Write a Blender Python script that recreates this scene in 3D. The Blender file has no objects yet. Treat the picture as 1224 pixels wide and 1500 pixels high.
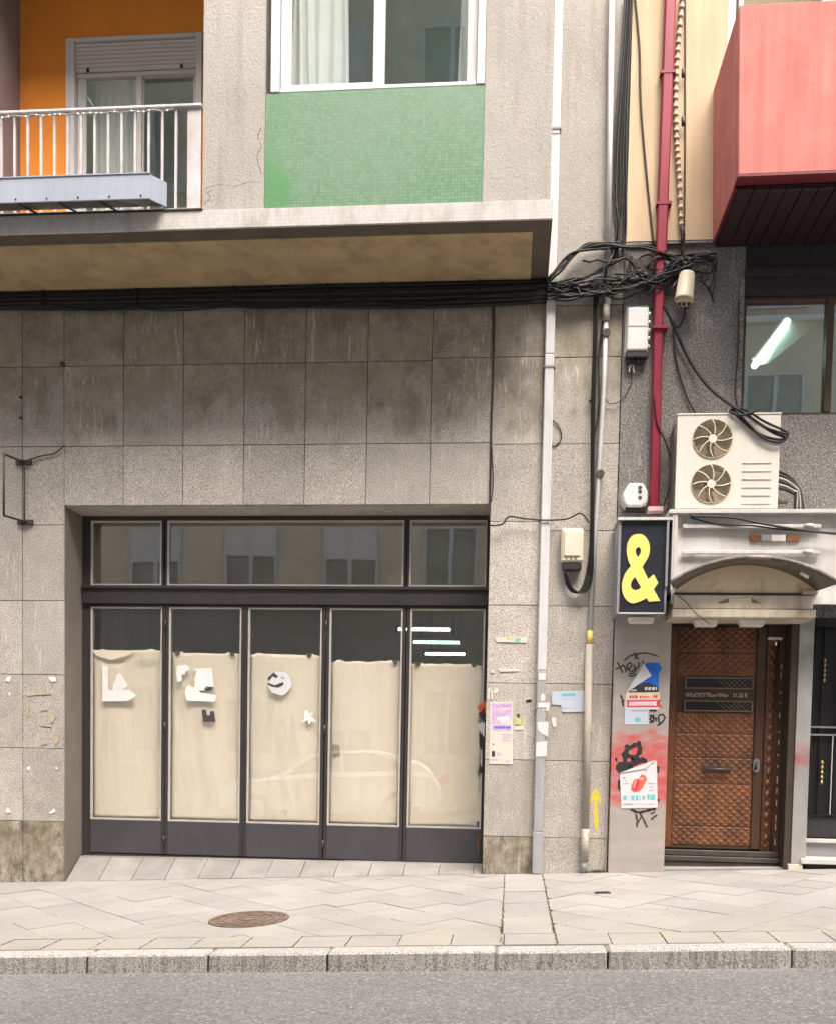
import bpy, bmesh, math, random
from mathutils import Vector, Matrix
from math import radians, sin, cos, pi
random.seed(11)
SC = bpy.context.scene
COL = SC.collection

# ------------------------------------------------------------------ camera
CAM = Vector((0.0, -8.7, 1.0809))
PITCH, YAW, ROLL, F = -.0484311692, -.0859024225, .0195805967, 1386.04
_f = Vector((sin(YAW)*cos(PITCH), cos(YAW)*cos(PITCH), sin(PITCH)))
_r = Vector((cos(YAW), -sin(YAW), 0)); _u = _r.cross(_f)
RR = cos(ROLL)*_r + sin(ROLL)*_u; UU = -sin(ROLL)*_r + cos(ROLL)*_u
cd = bpy.data.cameras.new('camera'); cam = bpy.data.objects.new('camera', cd); COL.objects.link(cam)
cd.sensor_fit = 'VERTICAL'; cd.sensor_height = 36; cd.sensor_width = 36
cd.lens = F/1500*36; cd.shift_x = -16.69/1500; cd.shift_y = (1172.68-750)/1500
cd.clip_end = 2000; cd.clip_start = .05
cam.matrix_world = Matrix(((RR.x, UU.x, -_f.x, CAM.x), (RR.y, UU.y, -_f.y, CAM.y), (RR.z, UU.z, -_f.z, CAM.z), (0, 0, 0, 1)))
SC.camera = cam

# ------------------------------------------------------------------ sky, sun, exposure
SUN_EL, SUN_AZ = radians(60), radians(-24)         # sun high over the street, a little to the right
w = bpy.data.worlds.new('World'); SC.world = w; w.use_nodes = True
nt = w.node_tree; sky = nt.nodes.new('ShaderNodeTexSky'); sky.sky_type = 'NISHITA'
sky.sun_disc = False; sky.sun_elevation = SUN_EL; sky.sun_rotation = radians(180)+SUN_AZ
sky.air_density = .6; sky.dust_density = 9.0; sky.ozone_density = 0
bg = nt.nodes['Background']; nt.links.new(sky.outputs[0], bg.inputs[0]); bg.inputs[1].default_value = .15
sd = bpy.data.lights.new('sun', 'SUN'); sun = bpy.data.objects.new('sun', sd); COL.objects.link(sun)
sd.energy = 1.1; sd.angle = radians(52); sd.color = (1, .975, .92)
sun.location = (-3, -12, 20)
sun.rotation_euler = (radians(90)-SUN_EL, 0, -SUN_AZ)
SC.view_settings.view_transform = 'Standard'; SC.view_settings.look = 'None'
SC.view_settings.exposure = 1.78; SC.view_settings.gamma = 1; SC.view_settings.use_curve_mapping = False

# ------------------------------------------------------------------ helpers
def at(x, y, Y=0.0):
    """point on the vertical plane at depth Y that is seen at photo pixel (x, y) -- used to read off measurements"""
    d = _f + (x-628.69)/F*RR - (y-1172.68)/F*UU
    return CAM + d*((Y-CAM.y)/d.y)
def surf(X, Y):
    """height of the sloping pavement (street climbs to the right, falls to the kerb)"""
    if Y <= 0: return .047*X + .032*Y
    t = min(Y/.30, 1); return (1-t)*.047*X + t*(.010+(X+4.217)*.0088)
def lin(c):
    return tuple((v/255/12.92 if v/255 <= .04045 else ((v/255+.055)/1.055)**2.4) for v in c)

class N:
    def __init__(s, name):
        s.m = bpy.data.materials.new(name); s.m.use_nodes = True; s.t = s.m.node_tree
        s.b = s.t.nodes['Principled BSDF']; s.out = s.t.nodes['Material Output']; s._pos = None
    def new(s, k, **a):
        n = s.t.nodes.new(k)
        for q, v in a.items(): setattr(n, q, v)
        return n
    def ln(s, a, b): s.t.links.new(a, b)
    def pos(s):
        if s._pos is None: s._pos = s.new('ShaderNodeNewGeometry').outputs['Position']
        return s._pos
    def mapped(s, scale=(1, 1, 1), loc=(0, 0, 0)):
        m = s.new('ShaderNodeMapping'); s.ln(s.pos(), m.inputs[0]); m.inputs['Scale'].default_value = scale; m.inputs['Location'].default_value = loc
        return m.outputs[0]
    def noise(s, scale, detail=3, vec=None, rough=.55, dist=0):
        n = s.new('ShaderNodeTexNoise'); n.inputs['Scale'].default_value = scale; n.inputs['Detail'].default_value = detail
        n.inputs['Roughness'].default_value = rough; n.inputs['Distortion'].default_value = dist
        s.ln(vec if vec is not None else s.pos(), n.inputs['Vector']); return n.outputs['Fac']
    def rng(s, v, a, b, c=0., d=1., smooth=False):
        n = s.new('ShaderNodeMapRange'); s.ln(v, n.inputs[0])
        if smooth: n.interpolation_type = 'SMOOTHSTEP'
        for i, q in enumerate((a, b, c, d)): n.inputs[i+1].default_value = q
        return n.outputs[0]
    def math(s, op, a, b=None):
        n = s.new('ShaderNodeMath', operation=op)
        for i, v in enumerate((a, b)):
            if v is None: continue
            if isinstance(v, (int, float)): n.inputs[i].default_value = v
            else: s.ln(v, n.inputs[i])
        return n.outputs[0]
    def mix(s, f, a, b, mode='MIX'):
        n = s.new('ShaderNodeMix', data_type='RGBA', blend_type=mode)
        for i, v in ((0, f), (6, a), (7, b)):
            if isinstance(v, (int, float)): n.inputs[i].default_value = v
            elif isinstance(v, tuple): n.inputs[i].default_value = (*v[:3], 1)
            else: s.ln(v, n.inputs[i])
        return n.outputs[2]
    def mulv(s, col, fac):
        c = s.new('ShaderNodeCombineColor')
        for i in range(3): s.ln(fac, c.inputs[i])
        return s.mix(1.0, col, c.outputs[0], 'MULTIPLY')
    def bump(s, h, strength=.3, dist=.01):
        n = s.new('ShaderNodeBump'); n.inputs['Strength'].default_value = strength; n.inputs['Distance'].default_value = dist
        s.ln(h, n.inputs['Height'])
        if s.b.inputs['Normal'].links: s.ln(s.b.inputs['Normal'].links[0].from_socket, n.inputs['Normal'])
        s.ln(n.outputs[0], s.b.inputs['Normal'])
    def color(s, c):
        if isinstance(c, tuple): s.b.inputs['Base Color'].default_value = (*c[:3], 1)
        else: s.ln(c, s.b.inputs['Base Color'])
    def rough(s, v): s.b.inputs['Roughness'].default_value = v
    def sep(s):
        n = s.new('ShaderNodeSeparateXYZ'); s.ln(s.pos(), n.inputs[0]); return n.outputs

def plain(name, col, rough=.6, var=.12, vs=4., bump=.05, bs=60, metallic=0, streak=0., dirt=None, dirt_amt=0., spec=.5, rand=.0):
    n = N(name); c = tuple(col)
    f = n.rng(n.noise(vs, 5), .25, .75, 1-var, 1+var)
    col_ = n.mulv(c, f)
    if streak:
        g = n.rng(n.noise(1., 4, n.mapped((14, 14, .8))), .35, .75, 1., 1-streak); col_ = n.mulv(col_, g)
    if dirt:
        k = n.rng(n.noise(2.6, 6, n.mapped((1.6, 1.6, 1), (3, 7, 1)), .65), .48, .72, 0, dirt_amt); col_ = n.mix(k, col_, tuple(dirt))
    if rand:
        oi = n.new('ShaderNodeObjectInfo'); col_ = n.mulv(col_, n.rng(oi.outputs['Random'], 0, 1, 1-rand, 1+rand))
    n.color(col_); n.rough(rough); n.b.inputs['Metallic'].default_value = metallic; n.b.inputs['Specular IOR Level'].default_value = spec
    if bump: n.bump(n.noise(bs, 4), bump, .01)
    return n.m

# --- stone and wall materials
def granite(name, base, dark, light, grime=0., grimec=(.140, .122, .093), scale=105, rand=.13, low=0.):
    n = N(name); oi = n.new('ShaderNodeObjectInfo')
    sp = n.noise(scale, 2.5, rough=.7)
    v = n.new('ShaderNodeVectorMath', operation='ADD'); rv = n.new('ShaderNodeCombineXYZ'); n.ln(n.pos(), v.inputs[0])
    for q in range(3): n.ln(n.math('MULTIPLY', oi.outputs['Random'], 37.+11*q), rv.inputs[q])
    n.ln(rv.outputs[0], v.inputs[1]); own = v.outputs[0]                      # every slab has its own figure
    c = n.mix(n.rng(sp, .34, .50), dark, base); c = n.mix(n.rng(sp, .54, .68, 0, .85), c, light)
    c = n.mulv(c, n.rng(n.noise(2.6, 8, own, .7), .3, .7, .84, 1.14))
    c = n.mulv(c, n.rng(oi.outputs['Random'], 0, 1, 1-rand, 1+rand*.7))
    if grime:
        z = n.sep()[2]
        edge = n.math('ADD', z, n.rng(n.noise(2.6, 6, n.mapped((1.5, 1, .8)), .65), .2, .8, -.55, .55))
        edge = n.math('ADD', edge, n.rng(oi.outputs['Random'], 0, 1, -.12, .12))
        k = n.rng(edge, 3.95, 4.45, 0, grime, True)
        blot = n.rng(n.noise(6, 8, own, .72), .30, .60, .45, 1.)
        k = n.math('MULTIPLY', k, blot)
        rub = n.rng(n.noise(1., 7, n.mapped((9, 9, 5), (3, 3, 1)), .78), .50, .72, 1., .4); k = n.math('MULTIPLY', k, rub)
        c = n.mix(k, c, n.mix(n.rng(n.noise(2.4, 5, own), .35, .65), grimec, tuple(q*1.75 for q in (grimec[0], grimec[1], grimec[2]*.9))))
        drip = n.math('MULTIPLY', n.rng(n.noise(1., 5, n.mapped((22, 22, .7), (9, 0, 2)), .6), .60, .78, 0, .4), n.rng(z, 2.6, 5.2, .0, 1.)); c = n.mix(drip, c, (.09, .075, .055))
    if low:
        k = n.rng(n.noise(7, 7, n.mapped((1.4, 1, .8)), .7), .4, .62, 0, low); c = n.mix(k, c, (.085, .065, .04))
        k = n.rng(n.noise(2.2, 4, n.mapped((1, 1, .6), (5, 5, 5)), .6), .4, .65, 0, low*.8); c = n.mix(k, c, (.17, .13, .075))
    # pale scratches, straight and at odd angles on every slab
    for ang, ofs, sc in ((.5, 2., 1.0), (-.45, 5., 1.3), (1.35, 8., .8)):
        m = n.new('ShaderNodeMapping'); n.ln(own, m.inputs[0]); m.inputs['Rotation'].default_value = (0, ang, 0); m.inputs['Location'].default_value = (ofs, 0, ofs); m.inputs['Scale'].default_value = (9*sc, 1, .5*sc)
        w_ = n.noise(1.2, 2, m.outputs[0]); k = n.math('MULTIPLY', n.rng(n.math('ABSOLUTE', n.math('SUBTRACT', w_, .5)), 0, .007, .42, 0), n.rng(n.noise(1.9, 3, own), .51, .58)); c = n.mix(k, c, light)
    n.color(c); n.rough(.75); n.bump(sp, .12, .004)
    return n.m

MAT = {}
MAT['granite'] = granite('grey granite', (.408, .383, .342), (.125, .115, .10), (.70, .665, .60), .88)
MAT['granite_base'] = granite('stained base granite', (.38, .35, .30), (.13, .118, .098), (.58, .54, .47), 0, low=.95)
MAT['granite_mid'] = granite('worn granite', (.42, .396, .355), (.13, .12, .105), (.70, .665, .60), 0, low=.16)
MAT['dark_granite'] = granite('dark roughcast stone', (.185, .179, .170), (.05, .048, .046), (.42, .41, .395), 0, scale=75)
MAT['joint'] = plain('joint mortar', (.17, .15, .125), .9)
MAT['core'] = plain('core masonry', (.12, .11, .10), .9)

def roughcast(name, col, crack=True, dirtc=(.16, .14, .115), amt=.45):
    n = N(name)
    c = n.mulv(tuple(col), n.rng(n.noise(70, 4, rough=.7), .3, .7, .80, 1.16))
    c = n.mulv(c, n.rng(n.noise(1.6, 6), .3, .7, .9, 1.08))
    st = n.rng(n.noise(1.5, 6, n.mapped((5, 5, .5)), .65), .5, .8, 0, amt); c = n.mix(st, c, tuple(dirtc))
    h = n.noise(55, 5, rough=.7)
    if crack:
        cr = n.noise(.8, 5, n.mapped((1, 1, 1), (2.3, .4, 1.7)), .6, .1)
        k = n.rng(n.math('ABSOLUTE', n.math('SUBTRACT', cr, .5)), 0, .004, .55, 0)
        k = n.math('MULTIPLY', k, n.rng(n.noise(.9, 2, n.mapped((1, 1, 1), (7, 7, 7))), .48, .56))
        c = n.mix(k, c, (.07, .055, .045))
    n.color(c); n.rough(.9); n.bump(h, .55, .012); return n.m
MAT['render'] = roughcast('grey roughcast render', (.365, .35, .322), False)
MAT['render_side'] = roughcast('grey smooth render', (.36, .345, .315), False, (.15, .13, .105), .5)
MAT['cream'] = plain('cream wall paint', (.545, .425, .285), .85, .08, 2, .08, 90, streak=.2, dirt=(.40, .31, .21), dirt_amt=.3)
MAT['coral'] = plain('coral red wall paint', (.57, .19, .165), .85, .12, 2.5, .3, 110, streak=.32, dirt=(.36, .115, .10), dirt_amt=.5)
MAT['orange'] = plain('orange wall paint', (.80, .275, .03), .8, .06, 2, .05)
MAT['mauve'] = plain('mauve grey wall paint', (.22, .175, .175), .85, .1, 2)
MAT['maroon'] = plain('dark maroon paint', (.022, .006, .009), .55, .15)
MAT['maroon_edge'] = plain('maroon edge paint', (.13, .012, .02), .5, .1)
MAT['red_pipe'] = plain('crimson pipe paint', (.24, .008, .033), .45, .12, 3, streak=.18)
MAT['soffit'] = plain('ochre soffit paint', (.42, .315, .18), .85, .14, 3, .05, dirt=(.12, .09, .06), dirt_amt=.5)
MAT['soffit_rim'] = plain('dark soffit rim', (.105, .085, .065), .9, .2)

def mosaic(name, c1, c2, size, patch=None, patchc=None, white=.0):
    n = N(name); s = n.sep(); cv = n.new('ShaderNodeCombineXYZ'); n.ln(s[0], cv.inputs[0]); n.ln(s[2], cv.inputs[1])
    b = n.new('ShaderNodeTexBrick'); b.offset = 0; n.ln(cv.outputs[0], b.inputs['Vector'])
    b.inputs['Scale'].default_value = 1; b.inputs['Mortar Size'].default_value = size*.09; b.inputs['Mortar Smooth'].default_value = .2
    b.inputs['Brick Width'].default_value = size; b.inputs['Row Height'].default_value = size; b.inputs['Bias'].default_value = 0
    b.inputs['Color1'].default_value = (*c1, 1); b.inputs['Color2'].default_value = (*c2, 1)
    b.inputs['Mortar'].default_value = (*[v*(.88 if white else .55)+.03 for v in c1], 1)
    c = b.outputs[0]
    if patch: 
        k = n.rng(n.noise(1.5, 6, n.mapped((1, 1, 1.1), (1.2, 0, 5.5)), .62), .42, .62, .0, patch); c = n.mix(k, c, tuple(patchc))
        zz = n.math('ADD', s[2], n.rng(n.noise(2.2, 4), .2, .8, -.25, .25))
        k2 = n.rng(zz, 5.45, 6.05, .25, .42, True); c = n.mix(k2, c, (.19, .29, .21))
        k3 = n.math('MULTIPLY', n.rng(n.noise(9, 7, n.mapped((1, 1, 1.8)), .7), .54, .70), .22); c = n.mix(k3, c, (.30, .37, .30))
        k4 = n.math('MULTIPLY', n.rng(n.math('ADD', s[0], n.rng(n.noise(7, 5), 0, 1, -.2, .2)), -1.92, -1.84, .6, 0), n.rng(zz, 5.65, 5.85, 1, .15)); c = n.mix(k4, c, (.07, .24, .075))
    if white:
        k = n.rng(n.noise(2.6, 6, n.mapped((3, 1, 1)), .7), .46, .72, 0, white); c = n.mix(k, c, (.26, .23, .19))
    n.color(c); n.rough(.35); n.bump(b.outputs['Fac'], -.35, .004); return n.m
MAT['green_mosaic'] = mosaic('green glass mosaic', (.070, .195, .095), (.145, .275, .165), .027, .3, (.17, .27, .19))
MAT['white_mosaic'] = mosaic('white mosaic', (.46, .455, .435), (.52, .515, .50), .03, white=.65)

# --- ground materials
def paving(name='pale cement paving', darker=False):
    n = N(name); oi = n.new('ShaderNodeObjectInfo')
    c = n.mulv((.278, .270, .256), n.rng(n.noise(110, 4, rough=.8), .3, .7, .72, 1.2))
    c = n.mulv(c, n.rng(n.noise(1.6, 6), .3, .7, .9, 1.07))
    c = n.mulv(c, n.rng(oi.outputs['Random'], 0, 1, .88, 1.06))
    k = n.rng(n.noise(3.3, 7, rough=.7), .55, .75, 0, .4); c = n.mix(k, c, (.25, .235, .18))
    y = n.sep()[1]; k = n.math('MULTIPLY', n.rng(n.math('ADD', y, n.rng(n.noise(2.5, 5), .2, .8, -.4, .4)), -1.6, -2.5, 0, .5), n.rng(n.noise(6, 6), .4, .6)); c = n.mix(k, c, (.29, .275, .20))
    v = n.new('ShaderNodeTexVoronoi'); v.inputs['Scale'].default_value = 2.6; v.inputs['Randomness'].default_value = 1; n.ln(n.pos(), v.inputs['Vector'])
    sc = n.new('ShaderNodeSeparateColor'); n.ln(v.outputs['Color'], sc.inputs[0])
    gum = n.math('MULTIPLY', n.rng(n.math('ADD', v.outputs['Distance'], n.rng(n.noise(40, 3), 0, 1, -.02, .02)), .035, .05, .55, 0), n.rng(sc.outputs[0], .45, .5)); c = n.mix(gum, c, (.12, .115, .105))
    st = n.math('MULTIPLY', n.rng(n.noise(1.1, 7, n.mapped((1, 1.6, 1), (3, 8, 0)), .72), .50, .70), .48 if not darker else .6); c = n.mix(st, c, (.19, .185, .165))
    if darker: c = n.mulv(c, n.rng(n.noise(5, 6), .3, .7, .72, .95))  # darker, blotchier version laid in the shop recess
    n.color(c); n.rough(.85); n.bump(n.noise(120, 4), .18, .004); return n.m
MAT['paving'] = paving(); MAT['paving_dark'] = paving('dark blotched paving', True)
def kerbm():
    n = N('granite kerb'); sp = n.noise(110, 3, rough=.75)
    c = n.mix(n.rng(sp, .36, .55), (.07, .069, .063), (.44, .43, .395))
    g = n.new('ShaderNodeNewGeometry'); nn = n.new('ShaderNodeSeparateXYZ'); n.ln(g.outputs['True Normal'], nn.inputs[0])
    c = n.mulv(c, n.rng(n.noise(2.2, 5), .3, .7, .9, 1.1))
    st = n.rng(n.noise(1., 5, n.mapped((34, 34, 2.5)), .7), .48, .68, 0, .65)
    st = n.math('MULTIPLY', st, n.rng(nn.outputs[1], -.9, -.3, 1, .08)); c = n.mix(st, c, (.07, .065, .055))
    n.color(c); n.rough(.8); n.bump(sp, .3, .005); return n.m
MAT['kerb'] = kerbm()
MAT['mortar'] = plain('paving joint dirt', (.17, .165, .135), .95, .2, 9, dirt=(.12, .14, .05), dirt_amt=.6)
def asphalt():
    n = N('worn asphalt'); sp = n.noise(70, 5, rough=.85)
    v = n.new('ShaderNodeTexVoronoi'); v.inputs['Scale'].default_value = 75; n.ln(n.pos(), v.inputs['Vector'])
    sc = n.new('ShaderNodeSeparateColor'); n.ln(v.outputs['Color'], sc.inputs[0])
    c = n.mix(n.rng(sc.outputs[0], 0, 1), (.105, .1065, .104), (.20, .202, .197))
    c = n.mulv(c, n.rng(sp, .3, .7, .75, 1.2))
    c = n.mulv(c, n.rng(n.noise(.9, 6), .3, .7, .86, 1.1))
    k = n.rng(sc.outputs[1], .92, .97, 0, .5); c = n.mix(k, c, (.38, .378, .36))
    k = n.rng(sc.outputs[2], .90, .95, 0, .6); c = n.mix(k, c, (.07, .07, .072))
    k = n.rng(n.noise(5, 6, rough=.75), .62, .72, 0, .5); c = n.mix(k, c, (.075, .075, .077))
    n.color(c); n.rough(.9); n.bump(sp, .5, .01); n.bump(v.outputs['Distance'], .3, .006); return n.m
MAT['asphalt'] = asphalt()
MAT['grit'] = plain('pale grit', (.30, .285, .25), .9, .5, 40)
MAT['moss'] = plain('moss', (.10, .13, .03), .95, .3, 30)

# --- metals, plastics, paper
MAT['frame'] = plain('charcoal painted steel', (.032, .029, .030), .42, .15, 3, .02, dirt=(.06, .05, .045), dirt_amt=.4)
MAT['kick'] = plain('charcoal sheet metal', (.052, .050, .058), .40, .12, 3, .04, 8, dirt=(.075, .07, .07), dirt_amt=.5)
MAT['bead'] = plain('aluminium glazing bead', (.50, .48, .44), .45, .08, 5, 0, metallic=.2)
MAT['white'] = plain('white lacquer', (.56, .56, .565), .4, .03, 3, 0)
MAT['rail_paint'] = plain('greyish white rail paint', (.52, .52, .53), .45, .12, 9, 0, streak=.15, dirt=(.25, .22, .19), dirt_amt=.5)
MAT['white_alu'] = plain('white painted aluminium', (.62, .61, .60), .45, .06, 3, 0, streak=.1)
MAT['shutter'] = plain('off white shutter slat', (.63, .60, .56), .5, .05, 6, 0)
MAT['pale_blue'] = plain('pale blue sheet metal', (.31, .36, .42), .5, .06, 2, .03, 8, streak=.1)
MAT['duct'] = plain('light grey plastic duct', (.58, .60, .62), .45, .06, 2, 0, streak=.18, dirt=(.36, .35, .34), dirt_amt=.4)
MAT['duct_grey'] = plain('grey steel duct', (.33, .345, .355), .5, .1, 4, .03, streak=.2, dirt=(.22, .2, .18), dirt_amt=.4)
MAT['conduit'] = plain('galvanised conduit', (.50, .51, .53), .4, .08, 4, 0, metallic=.25, streak=.15)
MAT['conduit_tan'] = plain('tan painted conduit', (.36, .33, .28), .6, .1, 5, .05)
MAT['yellow'] = plain('yellow tape', (.70, .52, .13), .6, .08)
MAT['cable'] = plain('black cable sheath', (.006, .006, .0065), .65, .25, 12, 0)
MAT['cable_grey'] = plain('dusty grey cable sheath', (.03, .029, .028), .7, .25, 12, 0)
MAT['cable_white'] = plain('white cable', (.58, .55, .5), .5, .1, 8, 0)
MAT['cream_hose'] = plain('cream corrugated hose', (.44, .35, .24), .6, .12, 8, 0)
MAT['beige_plastic'] = plain('weathered beige plastic', (.62, .57, .46), .5, .08, 6, .02, dirt=(.26, .2, .13), dirt_amt=.45)
MAT['grey_plastic'] = plain('pale grey plastic', (.62, .64, .65), .45, .05, 5, 0, dirt=(.36, .34, .32), dirt_amt=.3)
MAT['dark_plastic'] = plain('dark plastic', (.02, .02, .022), .5)
MAT['ac_white'] = plain('aged white enamel', (.60, .575, .52), .4, .04, 3, 0, streak=.08, dirt=(.46, .40, .31), dirt_amt=.35)
MAT['ac_fan'] = plain('dusty fan blade', (.42, .35, .25), .7, .2, 14)
MAT['ac_grille'] = plain('cream wire grille', (.60, .53, .41), .5)
MAT['dirty_white'] = plain('dirty white sheet metal', (.58, .57, .55), .5, .07, 2, .05, 6, streak=.22, dirt=(.33, .31, .29), dirt_amt=.6)
MAT['rust'] = plain('rusty metal', (.20, .085, .03), .85, .35, 25, dirt=(.06, .03, .02), dirt_amt=.7)
MAT['light_trim'] = plain('light grey trim', (.52, .51, .49), .5, .08, 5, .02, streak=.15)
MAT['grey_trim'] = plain('grey metal trim', (.27, .27, .285), .4, .1, 5, .02, metallic=.3)
MAT['sign_black'] = plain('blue black sign face', (.016, .02, .03), .3, .15, 3, 0)
MAT['sign_yellow'] = plain('pale yellow vinyl', (.80, .59, .15), .5, .03, 3, 0)
MAT['canopy'] = plain('grey brown canopy sheet', (.14, .118, .092), .7, .15, 5, .04, dirt=(.07, .055, .04), dirt_amt=.5)
MAT['canopy_edge'] = plain('weathered dark trim', (.085, .075, .07), .6, .5, 30, .05, dirt=(.38, .35, .32), dirt_amt=.8)
MAT['stained_cream'] = plain('stained cream panel', (.66, .54, .37), .65, .12, 4, .03, dirt=(.20, .13, .06), dirt_amt=.85)
MAT['dusty_cream'] = plain('dusty cream panel', (.58, .52, .42), .6, .1, 5, .03, streak=.25, dirt=(.26, .19, .11), dirt_amt=.75)
MAT['lamp_white'] = plain('white lamp housing', (.70, .66, .60), .45, .05)
MAT['door_wood'] = plain('brown varnished door', (.155, .056, .018), .5, .4, 6, .15, 60, streak=.2, dirt=(.045, .020, .010), dirt_amt=.85)
MAT['door_dark'] = plain('dark brown door rail', (.060, .030, .018), .4, .25, 7, .06, 40)
MAT['jamb'] = plain('dark brown jamb', (.045, .033, .027), .45, .2, 5)
MAT['carved'] = plain('carved brown wood', (.105, .038, .014), .4, .5, 40, .8, 60)
MAT['threshold'] = plain('dark worn metal', (.075, .068, .062), .4, .3, 9, .1, metallic=.4)
MAT['chrome'] = plain('chrome', (.72, .70, .66), .22, .05, metallic=1, bump=0)
MAT['brass'] = plain('gilded cast iron', (.55, .42, .18), .4, .15, metallic=.6)
MAT['black_iron'] = plain('black painted iron', (.010, .011, .012), .35, .2)
MAT['black_mesh'] = plain('black perforated panel', (.022, .022, .024), .45, .4, 60, .6, 90)
MAT['iron'] = plain('dark rusted iron', (.045, .035, .028), .7, .3, 20)
MAT['bronze'] = plain('bronze anodised aluminium', (.085, .052, .034), .4, .12, 5, 0, metallic=.2)
MAT['lintel'] = plain('near black lintel', (.022, .021, .022), .75, .3, 5)  # near-black mottled tone of the band above the wide window
MAT['manhole'] = None
def manhole():
    n = N('rusty cast iron'); v = n.new('ShaderNodeTexVoronoi'); v.inputs['Scale'].default_value = 26; n.ln(n.pos(), v.inputs['Vector'])
    c = n.mix(n.rng(n.noise(20, 5), .35, .65), (.10, .065, .045), (.22, .16, .12)); c = n.mix(n.rng(v.outputs['Distance'], .25, .6, 0, .5), c, (.05, .04, .035))
    n.color(c); n.rough(.75); n.bump(v.outputs['Distance'], .5, .01); return n.m
MAT['manhole'] = manhole()
MAT['ink'] = plain('black spray paint', (.018, .016, .018), .6, .2, bump=0)
MAT['ink_grey'] = plain('faded black marker', (.05, .045, .045), .6, .3, 40, bump=0)
MAT['paper_white'] = plain('white paper', (.58, .59, .61), .8, .03, 8, .08, 14)
MAT['paper_cream'] = plain('cream paper', (.57, .55, .48), .8, .05, 8, .08, 14)
MAT['paper_blue'] = plain('light blue paper', (.44, .52, .60), .8, .05, 8, .05, 14)
MAT['print_blue'] = plain('blue print', (.012, .12, .52), .7, .25, 14, 0)
MAT['print_black'] = plain('black print', (.03, .025, .03), .7, .3, 60, 0)
MAT['print_grey'] = plain('grey print', (.26, .26, .28), .7, .3, 60, 0)
MAT['print_red'] = plain('red print', (.55, .035, .06), .7, .2, 30, 0)
MAT['print_coral'] = plain('coral print', (.66, .12, .08), .7, .2, 30, 0)
MAT['print_lilac'] = plain('lilac print', (.50, .36, .56), .8, .2, 16, 0)
MAT['print_pink'] = plain('pink print', (.70, .45, .50), .8, .2, 20, 0)
MAT['print_teal'] = plain('teal print', (.13, .46, .47), .7, .1, 9, 0)
MAT['print_yellow'] = plain('ochre cream print', (.68, .55, .36), .7, .15, 20, 0)
MAT['scrap_green'] = plain('yellow green paper scrap', (.46, .50, .18), .8, .15, 20, 0)
MAT['spray_yellow'] = plain('yellow spray paint', (.72, .50, .05), .8, .15, 30, .1)
MAT['spray_orange'] = plain('orange red print', (.60, .09, .03), .7, .2, 30, 0)
MAT['vinyl_white'] = plain('white vinyl', (.72, .73, .73), .5, .06, 16, .05, 20, dirt=(.48, .45, .40), dirt_amt=.25)
MAT['room_wall'] = plain('dim room plaster', (.38, .52, .44), .9)
MAT['room_floor'] = plain('room floor', (.08, .08, .08), .8)
MAT['opp_wall'] = plain('ochre street facade', (.62, .545, .42), .9, .12, 1)
MAT['opp_dark'] = plain('dim window pane', (.33, .30, .25), .6, .25, 1.2)

def kraft():
    n = N('kraft masking paper')
    oi = n.new('ShaderNodeObjectInfo'); c = n.mulv((.82, .755, .635), n.rng(n.noise(2.2, 5), .3, .7, .95, 1.05))
    c = n.mix(n.rng(n.noise(1.4, 5, n.mapped((3, 1, .6), (2, 0, 1)), .6), .45, .7, 0, .35), c, (.76, .705, .63))
    c = n.mix(n.rng(n.noise(1.2, 5, n.mapped((4, 1, .5), (8, 0, 3)), .6), .55, .7, 0, .25), c, (.68, .585, .48))
    c = n.mix(n.rng(oi.outputs['Random'], 0, 1, 0, .5), c, (.82, .725, .62))
    n.color(c); n.rough(.8)
    cr = n.noise(2.2, 3, n.mapped((1.8, 1, .55), (0, 0, 4)), .5, 2.2); n.bump(cr, .3, .03)
    n.bump(n.noise(7, 4, dist=1.), .2, .02); return n.m
MAT['kraft'] = kraft()

def spray_pillar():
    n = N('brushed pinkish metal cladding'); s = n.sep()
    c = n.mulv((.40, .365, .34), n.rng(n.noise(1., 5, n.mapped((2, 2, 9))), .3, .7, .9, 1.08))
    c = n.mix(n.rng(n.noise(2.2, 6, n.mapped((2.5, 1, .5))), .5, .75, 0, .4), c, (.25, .22, .20))
    zz = n.math('ADD', s[2], n.rng(n.noise(6, 5, n.mapped((1, 1, 2))), .2, .8, -.13, .13))
    band = n.math('MULTIPLY', n.rng(zz, .62, .80, 0, 1, True), n.rng(zz, 1.22, 1.38, 1, 0, True))
    band = n.math('MULTIPLY', band, n.rng(n.noise(5, 4, n.mapped((1.5, 1, 2.5), (1, 1, 6))), .3, .6, .38, .95))
    c = n.mix(band, c, (.55, .10, .10))
    n.color(c); n.rough(.45); n.b.inputs['Metallic'].default_value = .25; n.bump(n.noise(3, 3), .05, .02); return n.m
MAT['pillar'] = spray_pillar()
def steel_pillar():
    n = N('polished steel cladding'); s = n.sep()
    c = n.mulv((.50, .49, .47), n.rng(n.noise(2.2, 6, n.mapped((2, 2, 1))), .3, .7, .75, 1.12))
    k = n.math('MULTIPLY', n.rng(n.math('ABSOLUTE', n.math('SUBTRACT', s[2], 1.12)), 0, .16, .8, 0, True), n.rng(n.noise(8, 4), .35, .6)); c = n.mix(k, c, (.55, .12, .15))
    k = n.math('MULTIPLY', n.rng(s[2], 1.5, 2.0, 0, .6), n.rng(n.noise(7, 5), .4, .6)); c = n.mix(k, c, (.24, .27, .22))
    n.color(c); n.rough(.28); n.b.inputs['Metallic'].default_value = .55; return n.m
MAT['steel'] = steel_pillar()

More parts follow.
